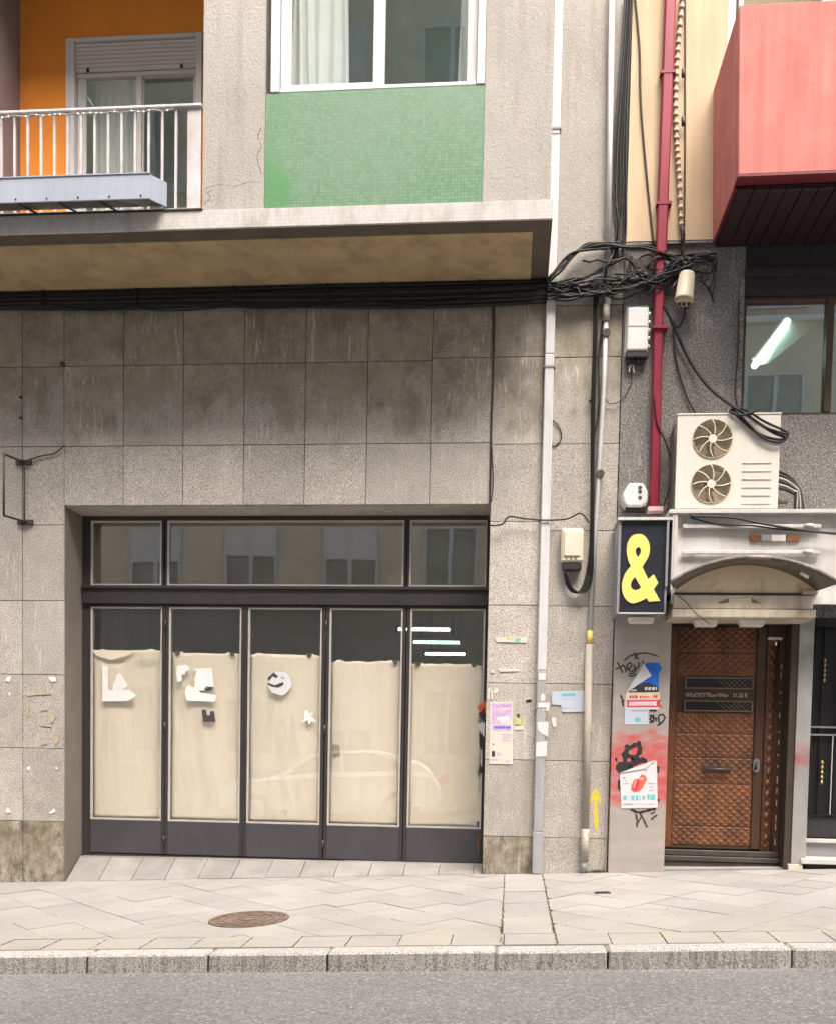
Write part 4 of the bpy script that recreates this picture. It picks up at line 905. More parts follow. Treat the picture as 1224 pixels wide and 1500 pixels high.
lines(q, t1, [(300, 440, 850, 895), (470, 640, 860, 890), (700, 790, 840, 890)], YP-.0065, 'print_red', RL)
sheet(q, [(250, 930), (840, 925), (800, 985), (860, 1040), (250, 1045), (275, 990)], YP-.007, 'ribbon', 'print_red', t1)
sheet(q, [(285, 955), (770, 950), (750, 985), (770, 1020), (285, 1025), (300, 990)], YP-.008, 'ribbon_face', 'print_pink', t1)
lines(q, t1, [(420, 650, 965, 1005)], YP-.009, 'paper_white', RL)
MB().hexa([(p[0], YP-.010, p[1]) for p in q([(255, 790), (545, 315), (675, 520)])], [(p[0], YP-.0085, p[1]) for p in q([(255, 790), (545, 315), (675, 520)])]).build('folded_corner', 'paper_white', t1)
t2 = thing('notice_sheet', 'light blue notice sheet below the torn blue poster', 'notice', at(932, 1060, YP))
sheet(q, [(225, 1088), (620, 1088), (622, 1340), (220, 1340)], YP-.003, 'sheet', 'paper_blue', t2)
lines(q, t2, [(340, 600, 1100, 1120)], YP-.004, 'print_grey', RL); sheet(q, [(390, 1230), (485, 1230), (485, 1290), (390, 1290)], YP-.004, 'teal_mark', 'print_teal', t2)
q = poly_px(10, 895, 1070, YP)
t3 = thing('concert_poster', 'white poster with a red mouth drawing and folded top on the pinkish pillar', 'poster', at(935, 1184, YP))
sheet(q, [(120, 620), (440, 500), (660, 440), (675, 1130), (145, 1140)], YP-.004, 'sheet', 'paper_white', t3)
MB().hexa([(p[0], YP-.012, p[1]) for p in q([(120, 620), (640, 430), (480, 560)])], [(p[0], YP-.0055, p[1]) for p in q([(120, 620), (640, 430), (480, 560)])]).build('folded_corner', 'paper_white', t3)
sheet(q, [(290, 800), (330, 720), (400, 700), (440, 640), (490, 660), (520, 710), (490, 770), (450, 850), (390, 900), (330, 905), (285, 870)], YP-.0055, 'red_drawing', 'print_coral', t3)
sheet(q, [(300, 850), (350, 740), (420, 720), (400, 800), (370, 880), (330, 890)], YP-.0065, 'red_drawing', 'print_red', t3)
sheet(q, [(345, 745), (365, 730), (335, 830), (318, 850)], YP-.0075, 'highlight', 'print_pink', t3); sheet(q, [(410, 695), (470, 690), (455, 720), (400, 715)], YP-.0075, 'highlight', 'print_pink', t3)
lines(q, t3, [(165, 240, 945, 1015), (285, 420, 950, 1020), (450, 490, 950, 1010), (520, 650, 935, 1010)], YP-.0055, 'print_teal', RL)
lines(q, t3, [(170, 320, 1070, 1090), (540, 640, 770, 785), (555, 610, 820, 835), (550, 620, 870, 885), (160, 200, 680, 705), (190, 225, 730, 745), (165, 250, 770, 785), (480, 520, 575, 595), (580, 620, 470, 490)], YP-.0055, 'print_grey', RL)
lines(q, t3, [(340, 640, 1065, 1085)], YP-.0055, 'print_pink', RL)
YW = -.004
q = poly_px(6.8, 690, 1010, YW)
t4 = thing('lilac_poster', 'tall lilac and white poster on the stone pier beside the shop leaves', 'poster', at(733, 1120, YW))
sheet(q, [(185, 125), (412, 120), (410, 745), (178, 740)], YW-.002, 'sheet', 'paper_cream', t4, .003)
sheet(q, [(200, 140), (400, 135), (402, 300), (320, 290), (300, 340), (200, 350)], YW-.0028, 'lilac_print', 'print_lilac', t4); sheet(q, [(205, 355), (398, 345), (398, 410), (208, 415)], YW-.0028, 'lilac_print', 'print_lilac', t4)
sheet(q, [(230, 190), (390, 170), (388, 200), (260, 212)], YW-.0036, 'pink_print', 'print_pink', t4); sheet(q, [(240, 285), (350, 260), (395, 290), (300, 335)], YW-.0036, 'pale_print', 'paper_white', t4)
lines(q, t4, [(225, 385, 365, 390)], YW-.004, 'print_blue', RL)
lines(q, t4, [(225, 390, 150, 165), (300, 395, 440, 455), (300, 395, 470, 480), (300, 395, 500, 512), (255, 295, 625, 660), (190, 260, 690, 705), (340, 385, 705, 720)], YW-.004, 'print_lilac', RL)
lines(q, t4, [(205, 230, 535, 555)], YW-.004, 'print_grey', RL); sheet(q, [(200, 615), (232, 612), (232, 668), (203, 670)], YW-.0036, 'dark_print', 'print_black', t4)
t5 = thing('notice_sheet', 'bluish white notice with teal heading right of the pale flat duct', 'notice', at(832, 1045, YW))
sheet(q, [(800, 20), (1130, 10), (1130, 222), (900, 225), (890, 155), (800, 150)], YW-.004, 'sheet', 'paper_blue', t5, .004)
sheet(q, [(895, 38), (1035, 35), (1035, 65), (895, 68)], YW-.005, 'heading', 'print_teal', t5); lines(q, t5, [(880, 1080, 95, 105), (900, 1090, 180, 188)], YW-.005, 'print_lilac', RL)
for nm, lb, polys in (('paper_scrap', 'yellow green and white paper scraps right of the lilac poster', [([(425, 290), (470, 270), (498, 300), (495, 350), (430, 350)], 'scrap_green'), ([(430, 365), (530, 358), (510, 405), (430, 400)], 'paper_cream'), ([(450, 245), (475, 240), (480, 265), (460, 290)], 'ink_grey')]),
                      ('paper_scrap', 'small white paper scrap under the bluish notice', [([(795, 280), (838, 275), (845, 365), (815, 380), (800, 330)], 'paper_white')]),
                      ('paper_scrap', 'torn white paper bits above the lilac poster', [([(160, 0), (190, -30), (190, 95), (165, 100)], 'paper_cream'), ([(220, 0), (260, -20), (270, 20), (225, 45)], 'paper_cream'), ([(530, 105), (600, 95), (605, 120), (545, 130)], 'paper_cream'), ([(470, 110), (490, 100), (490, 125)], 'paper_cream'), ([(250, 100), (265, 90), (268, 115)], 'paper_cream')])):
    r_ = thing(nm, lb, 'paper scrap', at(690+polys[0][0][0][0]/6.8, 1010+polys[0][0][0][1]/6.8, YW))
    for pl, mt in polys: sheet(q, pl, YW-.002, 'scrap', mt, r_, .003)
q = poly_px(3.75, 680, 900, YW)
r_ = thing('paper_scrap', 'narrow pale green paper strip high on the stone pier', 'paper scrap', at(740, 938, YW))
sheet(q, [(165, 125), (345, 122), (342, 155), (175, 152)], YW-.002, 'strip', 'paper_cream', r_, .003); sheet(q, [(280, 130), (310, 130), (300, 152), (275, 148)], YW-.003, 'green_mark', 'print_teal', r_); sheet(q, [(230, 128), (275, 128), (270, 140), (230, 138)], YW-.003, 'green_mark', 'scrap_green', r_)
r_ = thing('paper_scrap', 'ragged remains of a torn bill above the lilac poster', 'paper scrap', at(745, 982, YW))
for pl in ([(185, 300), (300, 298), (305, 312), (195, 315)], [(145, 305), (160, 300), (162, 320), (148, 322)], [(340, 465), (370, 460), (365, 480), (335, 482)], [(355, 330), (368, 335), (360, 350)], [(140, 415), (155, 418), (150, 470), (138, 465)]): sheet(q, pl, YW-.002, 'scrap', 'paper_cream', r_, .003)
# peeling marks on the left pier
q = poly_px(2.27, 0, 640, YW); r_ = thing('paper_scrap', 'white paper corners left on the stone pier at the far left', 'paper scrap', at(40, 1190, YW))
for pl in ([(160, 800), (185, 798), (187, 812), (172, 815)], [(22, 800), (38, 795), (32, 815), (20, 812)], [(18, 1242), (28, 1232), (38, 1248), (22, 1252)], [(165, 1248), (180, 1235), (186, 1246), (168, 1254)], [(90, 1098), (100, 1096), (100, 1108), (92, 1108)], [(183, 1100), (193, 1098), (192, 1108)], [(28, 850), (35, 850), (34, 862)]): sheet(q, pl, YW-.002, 'scrap', 'vinyl_white', r_, .003)
r_ = thing('glue_mark', 'dark rectangular glue marks on the left stone pier', 'glue mark', at(60, 1060, YW))
for pl in ([(88, 850), (170, 848), (172, 856), (120, 858), (92, 862)], [(90, 880), (96, 880), (96, 930), (91, 930)], [(135, 905), (160, 902), (158, 908), (138, 911)], [(130, 955), (172, 958), (172, 964), (138, 962)], [(165, 920), (188, 925), (184, 935), (176, 950), (168, 948)], [(135, 1018), (160, 1014), (158, 1021), (140, 1024)], [(180, 1000), (198, 990), (196, 1010), (184, 1025)]): sheet(q, pl, YW-.001, 'mark', 'ac_fan', r_, .002)
# yellow arrow
q = poly_px(3.75, 680, 900, YW); ar = MB().prism(q([(718, 958), (738, 985), (750, 1030), (740, 1034), (728, 1010), (729, 1090), (735, 1150), (722, 1190), (712, 1160), (709, 1090), (710, 1012), (694, 1040), (686, 1030), (700, 985)]), YW, YW+.003).build('painted_arrow', 'spray_yellow'); tag(ar, 'yellow spray painted arrow pointing up on the stone pier', 'arrow')

# ================================================================== PIPES AND CABLES
dt = thing('cable_duct', 'pale grey flat duct running up the stone pier to the roof', 'duct', (.25, -.04, .02))
def flatduct(z0, z1, w_, d, mat, xa=.248, xb=.248, name='duct_length'):
    MB().hexa([(xa-w_/2, -.006-d, z0), (xa+w_/2, -.006-d, z0), (xa+w_/2, -.006, z0), (xa-w_/2, -.006, z0)], [(xb-w_/2, -.006-d, z1), (xb+w_/2, -.006-d, z1), (xb+w_/2, -.006, z1), (xb-w_/2, -.006, z1)]).build(name, mat, dt, bev=.008)
flatduct(.012, .40, .098, .062, 'duct_grey', .255, .252); flatduct(.402, 1.86, .086, .054, 'duct_grey', .252, .248); flatduct(1.862, 4.66, .082, .05, 'duct', .248, .247); flatduct(4.662, 6.55, .082, .05, 'duct', .247, .248); flatduct(6.552, TOPZ, .082, .05, 'duct', .248, .249)
for z in (.40, 1.52, 4.55, 6.60): MB().box(.198, .300, -.063, -.002, z-.008, z+.008).build('strap', 'grey_trim', dt)
for lb, s_, pl in (('white paper label stuck low on the pale flat duct', 0, [(645, 525), (752, 515), (748, 665), (640, 668)]), ('white torn label in the middle of the pale flat duct', 0, [(655, 325), (765, 320), (760, 470), (700, 440), (660, 400)]), ('pale label strip on the flat duct level with the bluish notice', 0, [(665, 130), (778, 128), (772, 210), (660, 205)]), ('small white sticker with a grey mark high on the flat duct', 0, [(670, -165), (740, -165), (738, -95), (668, -95)]), ('round white sticker on the flat duct above the label strip', 0, [(688, 60), (710, 35), (735, 60), (728, 110), (690, 112)])):
    qd = poly_px(6.8, 690, 1010, -.062); o = MB().prism(qd(pl), -.0625, -.0605).build('duct_label', 'paper_white'); tag(o, lb, 'sticker', None)
cnd = thing('conduit_pipe', 'thin galvanised conduit with a tan lower length beside the yellow arrow', 'conduit', (.68, -.03, .07))
def pipe(px, Y, r, mat, nm='pipe_length'): MB().tube([at(p[0], p[1], Y) for p in px], r, 12).build(nm, mat, cnd)
pipe([(896, -20), (889, 449)], -.05, .026, 'conduit'); pipe([(888, 446), (887, 470)], -.05, .031, 'conduit_tan'); pipe([(887, 468), (884, 560), (871, 775), (864, 925)], -.045, .022, 'conduit')
pipe([(864, 924), (863, 945)], -.045, .026, 'yellow'); pipe([(862.5, 944), (857, 1215)], -.045, .033, 'conduit_tan'); pipe([(857, 1214), (855, 1262)], -.045, .036, 'conduit_tan'); pipe([(855, 1260), (854, 1276)], -.045, .028, 'duct_grey')
for py in (489, 695, 1067, 1222): MB().disc((at(887-(py-489)*.042, py, -.045).x, at(870, py, -.045).z), .036, -.075, -.03, 10).build('clamp', 'iron' if py < 900 else 'conduit_tan', cnd)
rp = thing('drain_pipe', 'crimson square drainpipe down the cream wall to the sign box', 'drainpipe', (1.19, -.09, 3.27))
MB().hexa([(1.145, -.12, 5.48), (1.235, -.12, 5.48), (1.235, -.052, 5.48), (1.145, -.052, 5.48)], [(1.165, -.12, TOPZ), (1.258, -.12, TOPZ), (1.258, -.052, TOPZ), (1.165, -.052, TOPZ)]).build('pipe_length', 'red_pipe', rp, bev=.012)
MB().hexa([(1.160, -.10, 3.30), (1.240, -.10, 3.30), (1.240, -.025, 3.30), (1.160, -.025, 3.30)], [(1.140, -.10, 5.479), (1.222, -.10, 5.479), (1.222, -.025, 5.479), (1.140, -.025, 5.479)]).build('pipe_length', 'red_pipe', rp, bev=.012)
for z in (4.85, 5.9, 7.0): MB().box(1.135, 1.265, -.124, -.018 if z < 5.5 else -.052, z-.012, z+.012).build('strap', 'red_pipe', rp)
MB().box(1.14, 1.27, -.14, -.02, 3.262, 3.298).build('pipe_shoe', 'print_pink', rp)
# corrugated hose
hs_ = thing('corrugated_hose', 'cream ribbed hose on the cream wall right of the crimson drainpipe', 'hose', at(998, 340, -.07))
pts = smooth([at(x_, y_, -.08) for x_, y_ in ((1000, -10), (993, 60), (989, 130), (990, 200), (994, 260), (997, 335))], 12); rr = [.021 if k % 2 else .027 for k in range(len(pts))]
MB().tube(pts, .016, 9).build('ribbed_tube', 'ac_fan', hs_)
rm = MB()
for k in range(0, len(pts)-1, 2): rm.tube([pts[k], pts[k].lerp(pts[k+1], .9)], .022, 9)
tag(rm.build('ribs', 'cream_hose', hs_), kind='stuff')
for y_ in (107, 178, 340): MB().tube([at(1000, y_-6, -.10), at(1000, y_+6, -.10)], .016, 6).build('clip', 'iron', hs_)
def strand(lb, px, Y, r, mat='cable', nm='wire', cat='cable'):
    o = MB().tube(smooth([at(p[0], p[1], Y[i] if isinstance(Y, (list, tuple)) else Y) for i, p in enumerate(px)], 6), r, 6).build(nm, mat); return tag(o, lb, cat)
strand('thin dark wire sloping down the cream wall left of the crimson drainpipe', [(929, -10), (936, 70), (938, 150), (945, 240), (957, 362)], -.06, .009, 'cable_grey')
strand('straight dark wire right of the ribbed hose on the cream wall', [(1003, -10), (1003, 180), (1002, 300), (1001, 372)], -.062, .007, 'cable_grey')
# black cable bundle under the overhang
cb = thing('cable_bundle', 'thick bundle of black cables along the wall under the ochre soffit', 'cable bundle', at(400, 445, -.05))
for k in range(4):
    xs_ = [40+150*k+random.uniform(-40, 40)+j*70 for j in range(4)]
    cable(cb, [(xs_[0], 444-.02*xs_[0]), (xs_[1], 455-.02*xs_[1]+random.uniform(0, 5)), (xs_[2], 456-.02*xs_[2]), (xs_[3], 444-.02*xs_[3])], -.075, .007)
for k in range(24):
    t_ = k/23; o0 = random.uniform(-3, 3); Yc = -.02-random.random()*.05
    top = [(-60, 431), (130, 427), (300, 421), (470, 416), (640, 411), (800, 406)]; bot = [(-60, 452), (130, 451), (300, 449), (470, 449), (640, 448), (800, 440)]
    cable(cb, [(a_[0], a_[1]*(1-t_)+b_[1]*t_+o0*.4+random.uniform(-1.6, 1.6)) for a_, b_ in zip(top, bot)], Yc, random.uniform(.014, .021), 'cable' if random.random() < .85 else 'cable_grey')
for x_ in (64, 200, 342, 480, 560, 700): MB().box(at(x_, 440, -.06).x-.008, at(x_, 440, -.06).x+.008, -.085, -.01, at(x_, 450-x_*.008, -.06).z, at(x_, 428-x_*.024, -.06).z).build('cable_tie', 'cable', cb)
# tangle (traced at 4.708 px per photo pixel)
tg = thing('cable_tangle', 'messy tangle of black cables crossing the pale duct and conduit', 'cable tangle', at(920, 430, -.08))
Z7 = lambda pts: [(800+u/4.708, 340+v_/4.708) for u, v_ in pts]
TR = [[(0, 330), (80, 260), (150, 180), (250, 115), (430, 100), (560, 100), (700, 115), (820, 155), (960, 185), (1160, 180)],
      [(0, 345), (100, 270), (190, 160), (300, 90), (430, 80), (520, 95), (650, 105), (760, 130), (880, 165), (1000, 150), (1170, 150)],
      [(10, 320), (110, 230), (200, 140), (280, 80), (380, 75), (500, 85)],
      [(0, 355), (90, 345), (200, 330), (330, 325), (460, 330), (600, 325), (720, 290), (860, 230), (940, 170)],
      [(0, 375), (120, 365), (240, 345), (360, 325), (520, 330)],
      [(0, 395), (140, 345), (260, 310), (380, 270), (470, 200), (540, 165), (600, 230), (640, 290), (760, 190), (860, 180)],
      [(0, 420), (110, 410), (220, 395), (350, 420), (480, 400), (600, 370), (700, 340), (840, 290), (940, 180)],
      [(0, 440), (120, 445), (250, 430), (400, 415), (540, 390), (650, 350), (780, 290), (900, 210)],
      [(0, 460), (130, 455), (280, 440), (440, 430), (560, 385), (680, 360), (800, 320), (900, 300)],
      [(60, 470), (200, 450), (330, 438), (450, 420), (560, 400)],
      [(250, 195), (300, 205), (350, 190), (420, 205), (520, 180)],
      [(470, 290), (560, 290), (640, 280), (720, 220), (800, 165), (870, 190), (930, 200)],
      [(620, 230), (640, 180), (700, 155), (740, 180), (750, 260), (700, 320)],
      [(760, 340), (800, 260), (880, 200), (940, 170), (945, 60), (935, -20)],
      [(940, 180), (930, 100), (940, 20)], [(780, 380), (840, 290), (930, 180), (1000, 150), (1120, 165), (1165, 190), (1150, 260), (1130, 400)],
      [(960, 230), (1040, 270), (1130, 280), (1150, 200)], [(850, 180), (950, 220), (1060, 200), (1150, 220), (1160, 340), (1140, 450)],
      [(900, 330), (870, 380), (830, 430), (800, 400), (790, 340), (830, 280)], [(1040, 330), (1090, 360), (1130, 420), (1150, 480)],
      [(760, 330), (740, 370), (710, 420)], [(430, 100), (400, 200), (385, 320), (350, 430)], [(520, 50), (470, 130), (420, 230), (400, 320)]]
TR += [[(x_+random.uniform(-14, 14), y_+random.uniform(-16, 16)) for x_, y_ in tr] for tr in TR[:9]+TR[13:16]]
for k, tr in enumerate(TR):
    Yc = [-.05-.09*random.random() for _ in tr]
    cable(tg, Z7(tr), Yc, random.uniform(.006, .011), 'cable_grey' if k in (4, 10, 15, 17, 18, 25, 30) else 'cable', n=5)
for k in range(9):
    a_ = random.uniform(-14, 14); cable(tg, Z7([(0, 350+k*13+a_), (110, 352+k*11), (240, 340+k*12+a_), (380, 330+k*11), (520, 330+k*9+a_), (690, 300+k*7), (820, 215+k*10)]), -.04-.01*k, random.uniform(.007, .011), 'cable')
for k in range(26):
    u0 = random.uniform(-10, 760); u1 = min(1170, u0+random.uniform(200, 620)); base = lambda u: 400-.0*u+(-.26*max(0, u-380))
    p_ = [(u0+(u1-u0)*t, base(u0+(u1-u0)*t)+random.uniform(-75, 45)+70*random.choice((0, 0, .6, 1))*sin(pi*t)) for t in (0, .25, .5, .75, 1)]
    cable(tg, Z7(p_), [-.04-.11*random.random() for _ in p_], random.uniform(.004, .009), 'cable_grey' if k % 4 == 0 else 'cable')
for k in range(9):
    u = random.uniform(560, 1120); v0 = random.uniform(150, 300); d = random.uniform(60, 190)
    cable(tg, Z7([(u, v0), (u+random.uniform(-30, 30), v0+d*.6), (u+random.uniform(-50, 50), v0+d), (u+random.uniform(10, 80), v0+d*.7)]), -.06-.05*random.random(), .006, 'cable')
# vertical riser above
ru = thing('cable_riser', 'bundle of dark cables climbing the seam between both buildings', 'cable bundle', at(910, 350, -.04))
for k in range(11):
    t_ = k/10-.5; cable(ru, [(921+t_*12, -10), (917+t_*13, 60), (912+t_*16, 140), (908+t_*22, 220), (907+t_*25, 290), (905+t_*22+random.uniform(-6, 6), 345), (900+t_*30, 380)], -.02-.05*random.random(), random.uniform(.005, .009), 'cable_grey' if k % 3 == 0 else 'cable')
rd2 = thing('cable_riser', 'black cables hanging down beside the conduit to a loop by the beige box', 'cable bundle', at(868, 870, -.03))
for k in range(5):
    t_ = k/4-.5; cable(rd2, [(873+t_*7, 425), (871+t_*5, 500), (868+t_*5, 600), (867+t_*4, 700), (866+t_*5, 800), (861+t_*10, 850), (850+t_*10, 868), (835+t_*6, 862), (828+t_*4, 840)], -.03-.012*k, .0065, 'cable')
cable(rd2, [(882, 470), (876, 530), (877, 590), (870, 640)], -.03, .007); cable(rd2, [(862, 588), (868, 585)], -.03, .01)
# small wires on the walls
strand('thin dark wire along the pier edge above the shop opening', [(721, 450), (722, 540), (719, 620), (717, 700), (716, 760)], -.008, .006, 'cable_grey')
strand('thin wire bent along the seam right of the shop opening', [(724, 455), (722, 560), (719, 640), (722, 700), (719, 735)], -.008, .0045, 'cable_grey')
strand('wavy black wire from the shop corner to the beige junction box', [(715, 770), (735, 768), (745, 757), (770, 760), (800, 762), (830, 760), (850, 752), (862, 766)], -.07, .007)
strand('short black wire loop behind the pale flat duct', [(808, 615), (818, 625), (822, 640), (815, 652), (804, 654)], -.01, .005)
strand('sagging dark wire from the left iron bracket to the panel joint', [(36, 676), (60, 668), (80, 664), (95, 652)], -.02, .006, 'cable_grey')
strand('long black wire sagging from the tangle to the air conditioner', [(972, 448), (985, 475), (1010, 530), (1040, 570), (1075, 597)], [-.1, -.08, -.06, -.15, -.3], .012, 'cable')
strand('second black wire running down behind the air conditioner', [(985, 480), (990, 530), (1005, 580), (1018, 605)], -.04, .009, 'cable_grey')
strand('thin wire curling below the white box towards the sign', [(957, 580), (962, 620), (975, 650), (984, 690), (972, 740)], -.11, .007)
strand('short wire under the beige canister loop', [(1003, 445), (1001, 465), (992, 480), (985, 470)], -.06, .009)
strand('dark wire down the left side of the wide bronze window', [(1082, 440), (1080, 520), (1076, 570), (1080, 600)], -.03, .006, 'cable_grey')
strand('thin looping wire between the conduit and the white box', [(880, 560), (890, 590), (910, 585), (924, 560), (922, 535)], -.03, .004, 'cable_grey')
strand('long dark wire sloping across the empty light box', [(1010, 756), (1070, 758), (1110, 766), (1170, 776), (1235, 783)], [-.425, -.43, -.44, -.44, -.44], .010, 'cable_grey')
strand('lower thin wire sloping across the empty light box', [(1010, 758), (1050, 768), (1100, 770), (1150, 776), (1235, 781)], [-.40, -.40, -.42, -.43, -.435], .007, 'cable_grey')
strand('small white cable loop dangling under the white terminal box', [(921, 545), (922, 537), (926, 534), (928, 546)], -.05, .006, 'cable_white')

# ------------------------------------------------------------------ boxes on the walls
def rbox(q_, mat, parent, nm, bev=.006): return MB().box(*q_).build(nm, mat, parent, bev=bev)
c_ = at(933, 485, -.06); tb = thing('terminal_box', 'white rectangular terminal box on the dark stone under the tangle', 'junction box', (c_.x, -.06, c_.z-.25))
a_, b_ = at(919, 450, -.11), at(948, 512, -.11)
rbox((a_.x, b_.x, -.11, -.02, b_.z, a_.z), 'grey_plastic', tb, 'housing', .01); rbox((a_.x+.005, b_.x-.005, -.114, -.111, (a_.z+b_.z)/2+.02, (a_.z+b_.z)/2+.03), 'light_trim', tb, 'seam', 0); rbox((a_.x-.005, b_.x+.005, -.10, -.02, b_.z-.06, b_.z-.005), 'dark_plastic', tb, 'base', .01); rbox((a_.x-.01, b_.x+.012, -.025, -.016, b_.z-.02, a_.z+.05), 'grey_plastic', tb, 'backplate', .002)
for k in range(4): MB().tube([(a_.x+.02+k*.04, -.07, b_.z-.11), (a_.x+.02+k*.04, -.07, b_.z-.05)], .012, 7).build('gland', 'cable', tb)
for s_ in range(5): MB().tube([(b_.x+.012, -.06, b_.z+.03+s_*.07), (b_.x+.012, -.06, b_.z+.06+s_*.07)], .012, 6).build('clip', 'grey_plastic', tb)
a_, b_ = at(1006, 400, -.13), at(1001, 440, -.13); cn = thing('junction_canister', 'beige drum shaped junction box hanging in the cable tangle', 'junction box', b_)
MB().tube([b_, b_+(a_-b_)*.06, b_+(a_-b_)*.1, a_-(a_-b_)*.08, a_], [.083, .085, .078, .068, .058], 18).build('drum', 'beige_plastic', cn); MB().tube([b_+Vector((0, 0, -.03)), b_+Vector((0, 0, .0))], [.06, .075], 14).build('lid', 'ac_fan', cn)
for k in range(3): MB().tube([b_+Vector((-.04+k*.04, -.02, -.05)), b_+Vector((-.04+k*.04, -.02, -.02))], .013, 7).build('gland', 'dark_plastic', cn)
a_, b_ = at(822, 773, -.10), at(853, 823, -.10); jb = thing('junction_box', 'weathered beige junction box on the pier between duct and conduit', 'junction box', ((a_.x+b_.x)/2, -.06, b_.z))
rbox((a_.x, b_.x, -.10, -.01, b_.z, a_.z), 'beige_plastic', jb, 'housing', .016); rbox((a_.x+.025, b_.x-.025, -.112, -.101, b_.z+.05, a_.z-.03), 'beige_plastic', jb, 'lid', .008); rbox((a_.x+.015, b_.x-.01, -.09, -.01, b_.z-.07, b_.z-.003), 'dark_plastic', jb, 'base', .012)
for k in range(3): MB().disc((a_.x+.05+k*.04, b_.z+.03), .008, -.104, -.099, 8).build('screw', 'rust', jb)
al = thing('alarm_siren', 'white rounded alarm siren box with three dark slots above the ampersand sign', 'alarm', at(930, 742, -.05))
q = poly_px(3.3626, 860, 700, -.12); MB().hexa([(p[0], -.12, p[1]) for p in q([(205, 25), (275, 25), (298, 70), (292, 120), (270, 138), (195, 138), (178, 120), (175, 85)])], [(p[0], -.012, p[1]) for p in q([(205, 15), (280, 15), (305, 70), (302, 125), (280, 148), (185, 148), (168, 125), (168, 80)])]).build('housing', 'grey_plastic', al, bev=.012)
for v_ in (48, 68, 98): MB().disc(q([(258, v_)])[0], .017, -.1235, -.1205, 10).build('slot', 'ink_grey', al)
rbox((at(905, 0, -.02).x+.0, at(905, 0, -.02).x+.01, -.02, -.018, 3.33, 3.34), 'dark_plastic', al, 'bracket', 0); MB().box(*(lambda p, r_: (p.x, r_.x, -.09, -.015, r_.z, p.z))(at(916, 742, -.09), at(944, 748, -.09))).build('underside', 'dark_plastic', al)
# iron bracket at the left
ib = thing('sign_bracket', 'empty rusty iron sign bracket projecting from the left stone pier', 'bracket', at(40, 768, 0))
t0, t1_ = at(38, 678, -.01), at(40, 765, -.01); e0, e1 = at(6, 665, -.42), at(6, 755, -.42)
MB().tube([t0, e0], .012, 6).build('arm', 'iron', ib); MB().tube([t1_, e1], .012, 6).build('arm', 'iron', ib); MB().tube([e0, e1], .011, 6).build('outer_bar', 'iron', ib); MB().tube([at(36, 684, -.02), at(36, 762, -.02)], .007, 6).build('inner_bar', 'iron', ib)
for t in (t0, t1_): MB().box(t.x-.09, t.x+.06, -.03, -.003, t.z-.02, t.z+.02).tube([(t.x-.03, -.03, t.z-.015), (t.x-.03, -.03, t.z+.015)], .018, 8).build('wall_plate', 'iron', ib)
for px_, py_, lb in ((93, 534, 'rusty bolt stub at a joint above the left of the opening'), (32, 583, 'upper of the dark bolt heads in the far left panel joint'), (32, 613, 'lower of the dark bolt heads in the far left panel joint')):
    p = at(px_, py_, 0); tag(MB().tube([(p.x, .0, p.z), (p.x, -.03, p.z)], .02 if py_ == 534 else .011, 8).build('bolt', 'iron'), lb, 'bolt')

# ------------------------------------------------------------------ air conditioner
ac = thing('air_conditioner', 'white outdoor air conditioner with two round fans on the bar ledge', 'air conditioner', (1.76, -.2, 3.205))
X0, X1, Z0, Z1 = 1.335, 2.190, 3.225, 4.005; YA = -.35
cs_ = [(at(1043, 643, YA).x, at(1043, 643, YA).z), (at(1041, 709, YA).x, at(1041, 709, YA).z)]; RF = .163
# front panel with two round openings
def panel_holes(x0, x1, z0, z1, holes, r, y0, y1, n=36):
    cu = bpy.data.curves.new('tmp', 'CURVE'); cu.dimensions = '2D'; cu.fill_mode = 'BOTH'; cu.extrude = (y1-y0)/2
    for pts in [[(x0, z0), (x1, z0), (x1, z1), (x0, z1)]]+[[(h[0]+r*cos(2*pi*k/n), h[1]+r*sin(2*pi*k/n)) for k in range(n)] for h in holes]:
        s_ = cu.splines.new('POLY'); s_.points.add(len(pts)-1); s_.use_cyclic_u = True
        for p, co in zip(s_.points, pts): p.co = (co[0], co[1], 0, 1)
    return curve_mesh(cu, (y0+y1)/2)
def curve_mesh(cu, Y):
    t = bpy.data.objects.new('tmp', cu); COL.objects.link(t)
    me = bpy.data.meshes.new_from_object(t.evaluated_get(bpy.context.evaluated_depsgraph_get())); bpy.data.objects.remove(t); bpy.data.curves.remove(cu)
    m = MB(); m.add([(v.co.x, Y-v.co.z, v.co.y) for v in me.vertices], [tuple(p.vertices) for p in me.polygons]); bpy.data.meshes.remove(me); return m
panel_holes(X0, X1, Z0, Z1, cs_, RF, YA, YA+.02).build('front_panel', 'ac_white', ac)
MB().box(X0, X1, YA+.021, -.07, Z1-.02, Z1).box(X0, X1, YA+.021, -.07, Z0, Z0+.02).box(X1-.015, X1, YA+.021, -.07, Z0+.02, Z1-.02).box(X0, X0+.015, YA+.021, -.07, Z0+.02, Z1-.02).build('casing', 'ac_white', ac)
rbox((X0-.006, X1+.006, YA-.006, -.064, Z1+.001, Z1+.016), 'ac_white', ac, 'top_cover', .004)
MB().box(X0+.016, X1-.016, -.1, -.08, Z0+.021, Z1-.021).build('coil_pack', 'conduit_tan', ac)
MB().box(X0-.014, X0-.002, YA+.03, -.07, Z0, Z1-.06).build('side_sheet', 'canopy_edge', ac)  # plain dark sheet over the left side of the casing
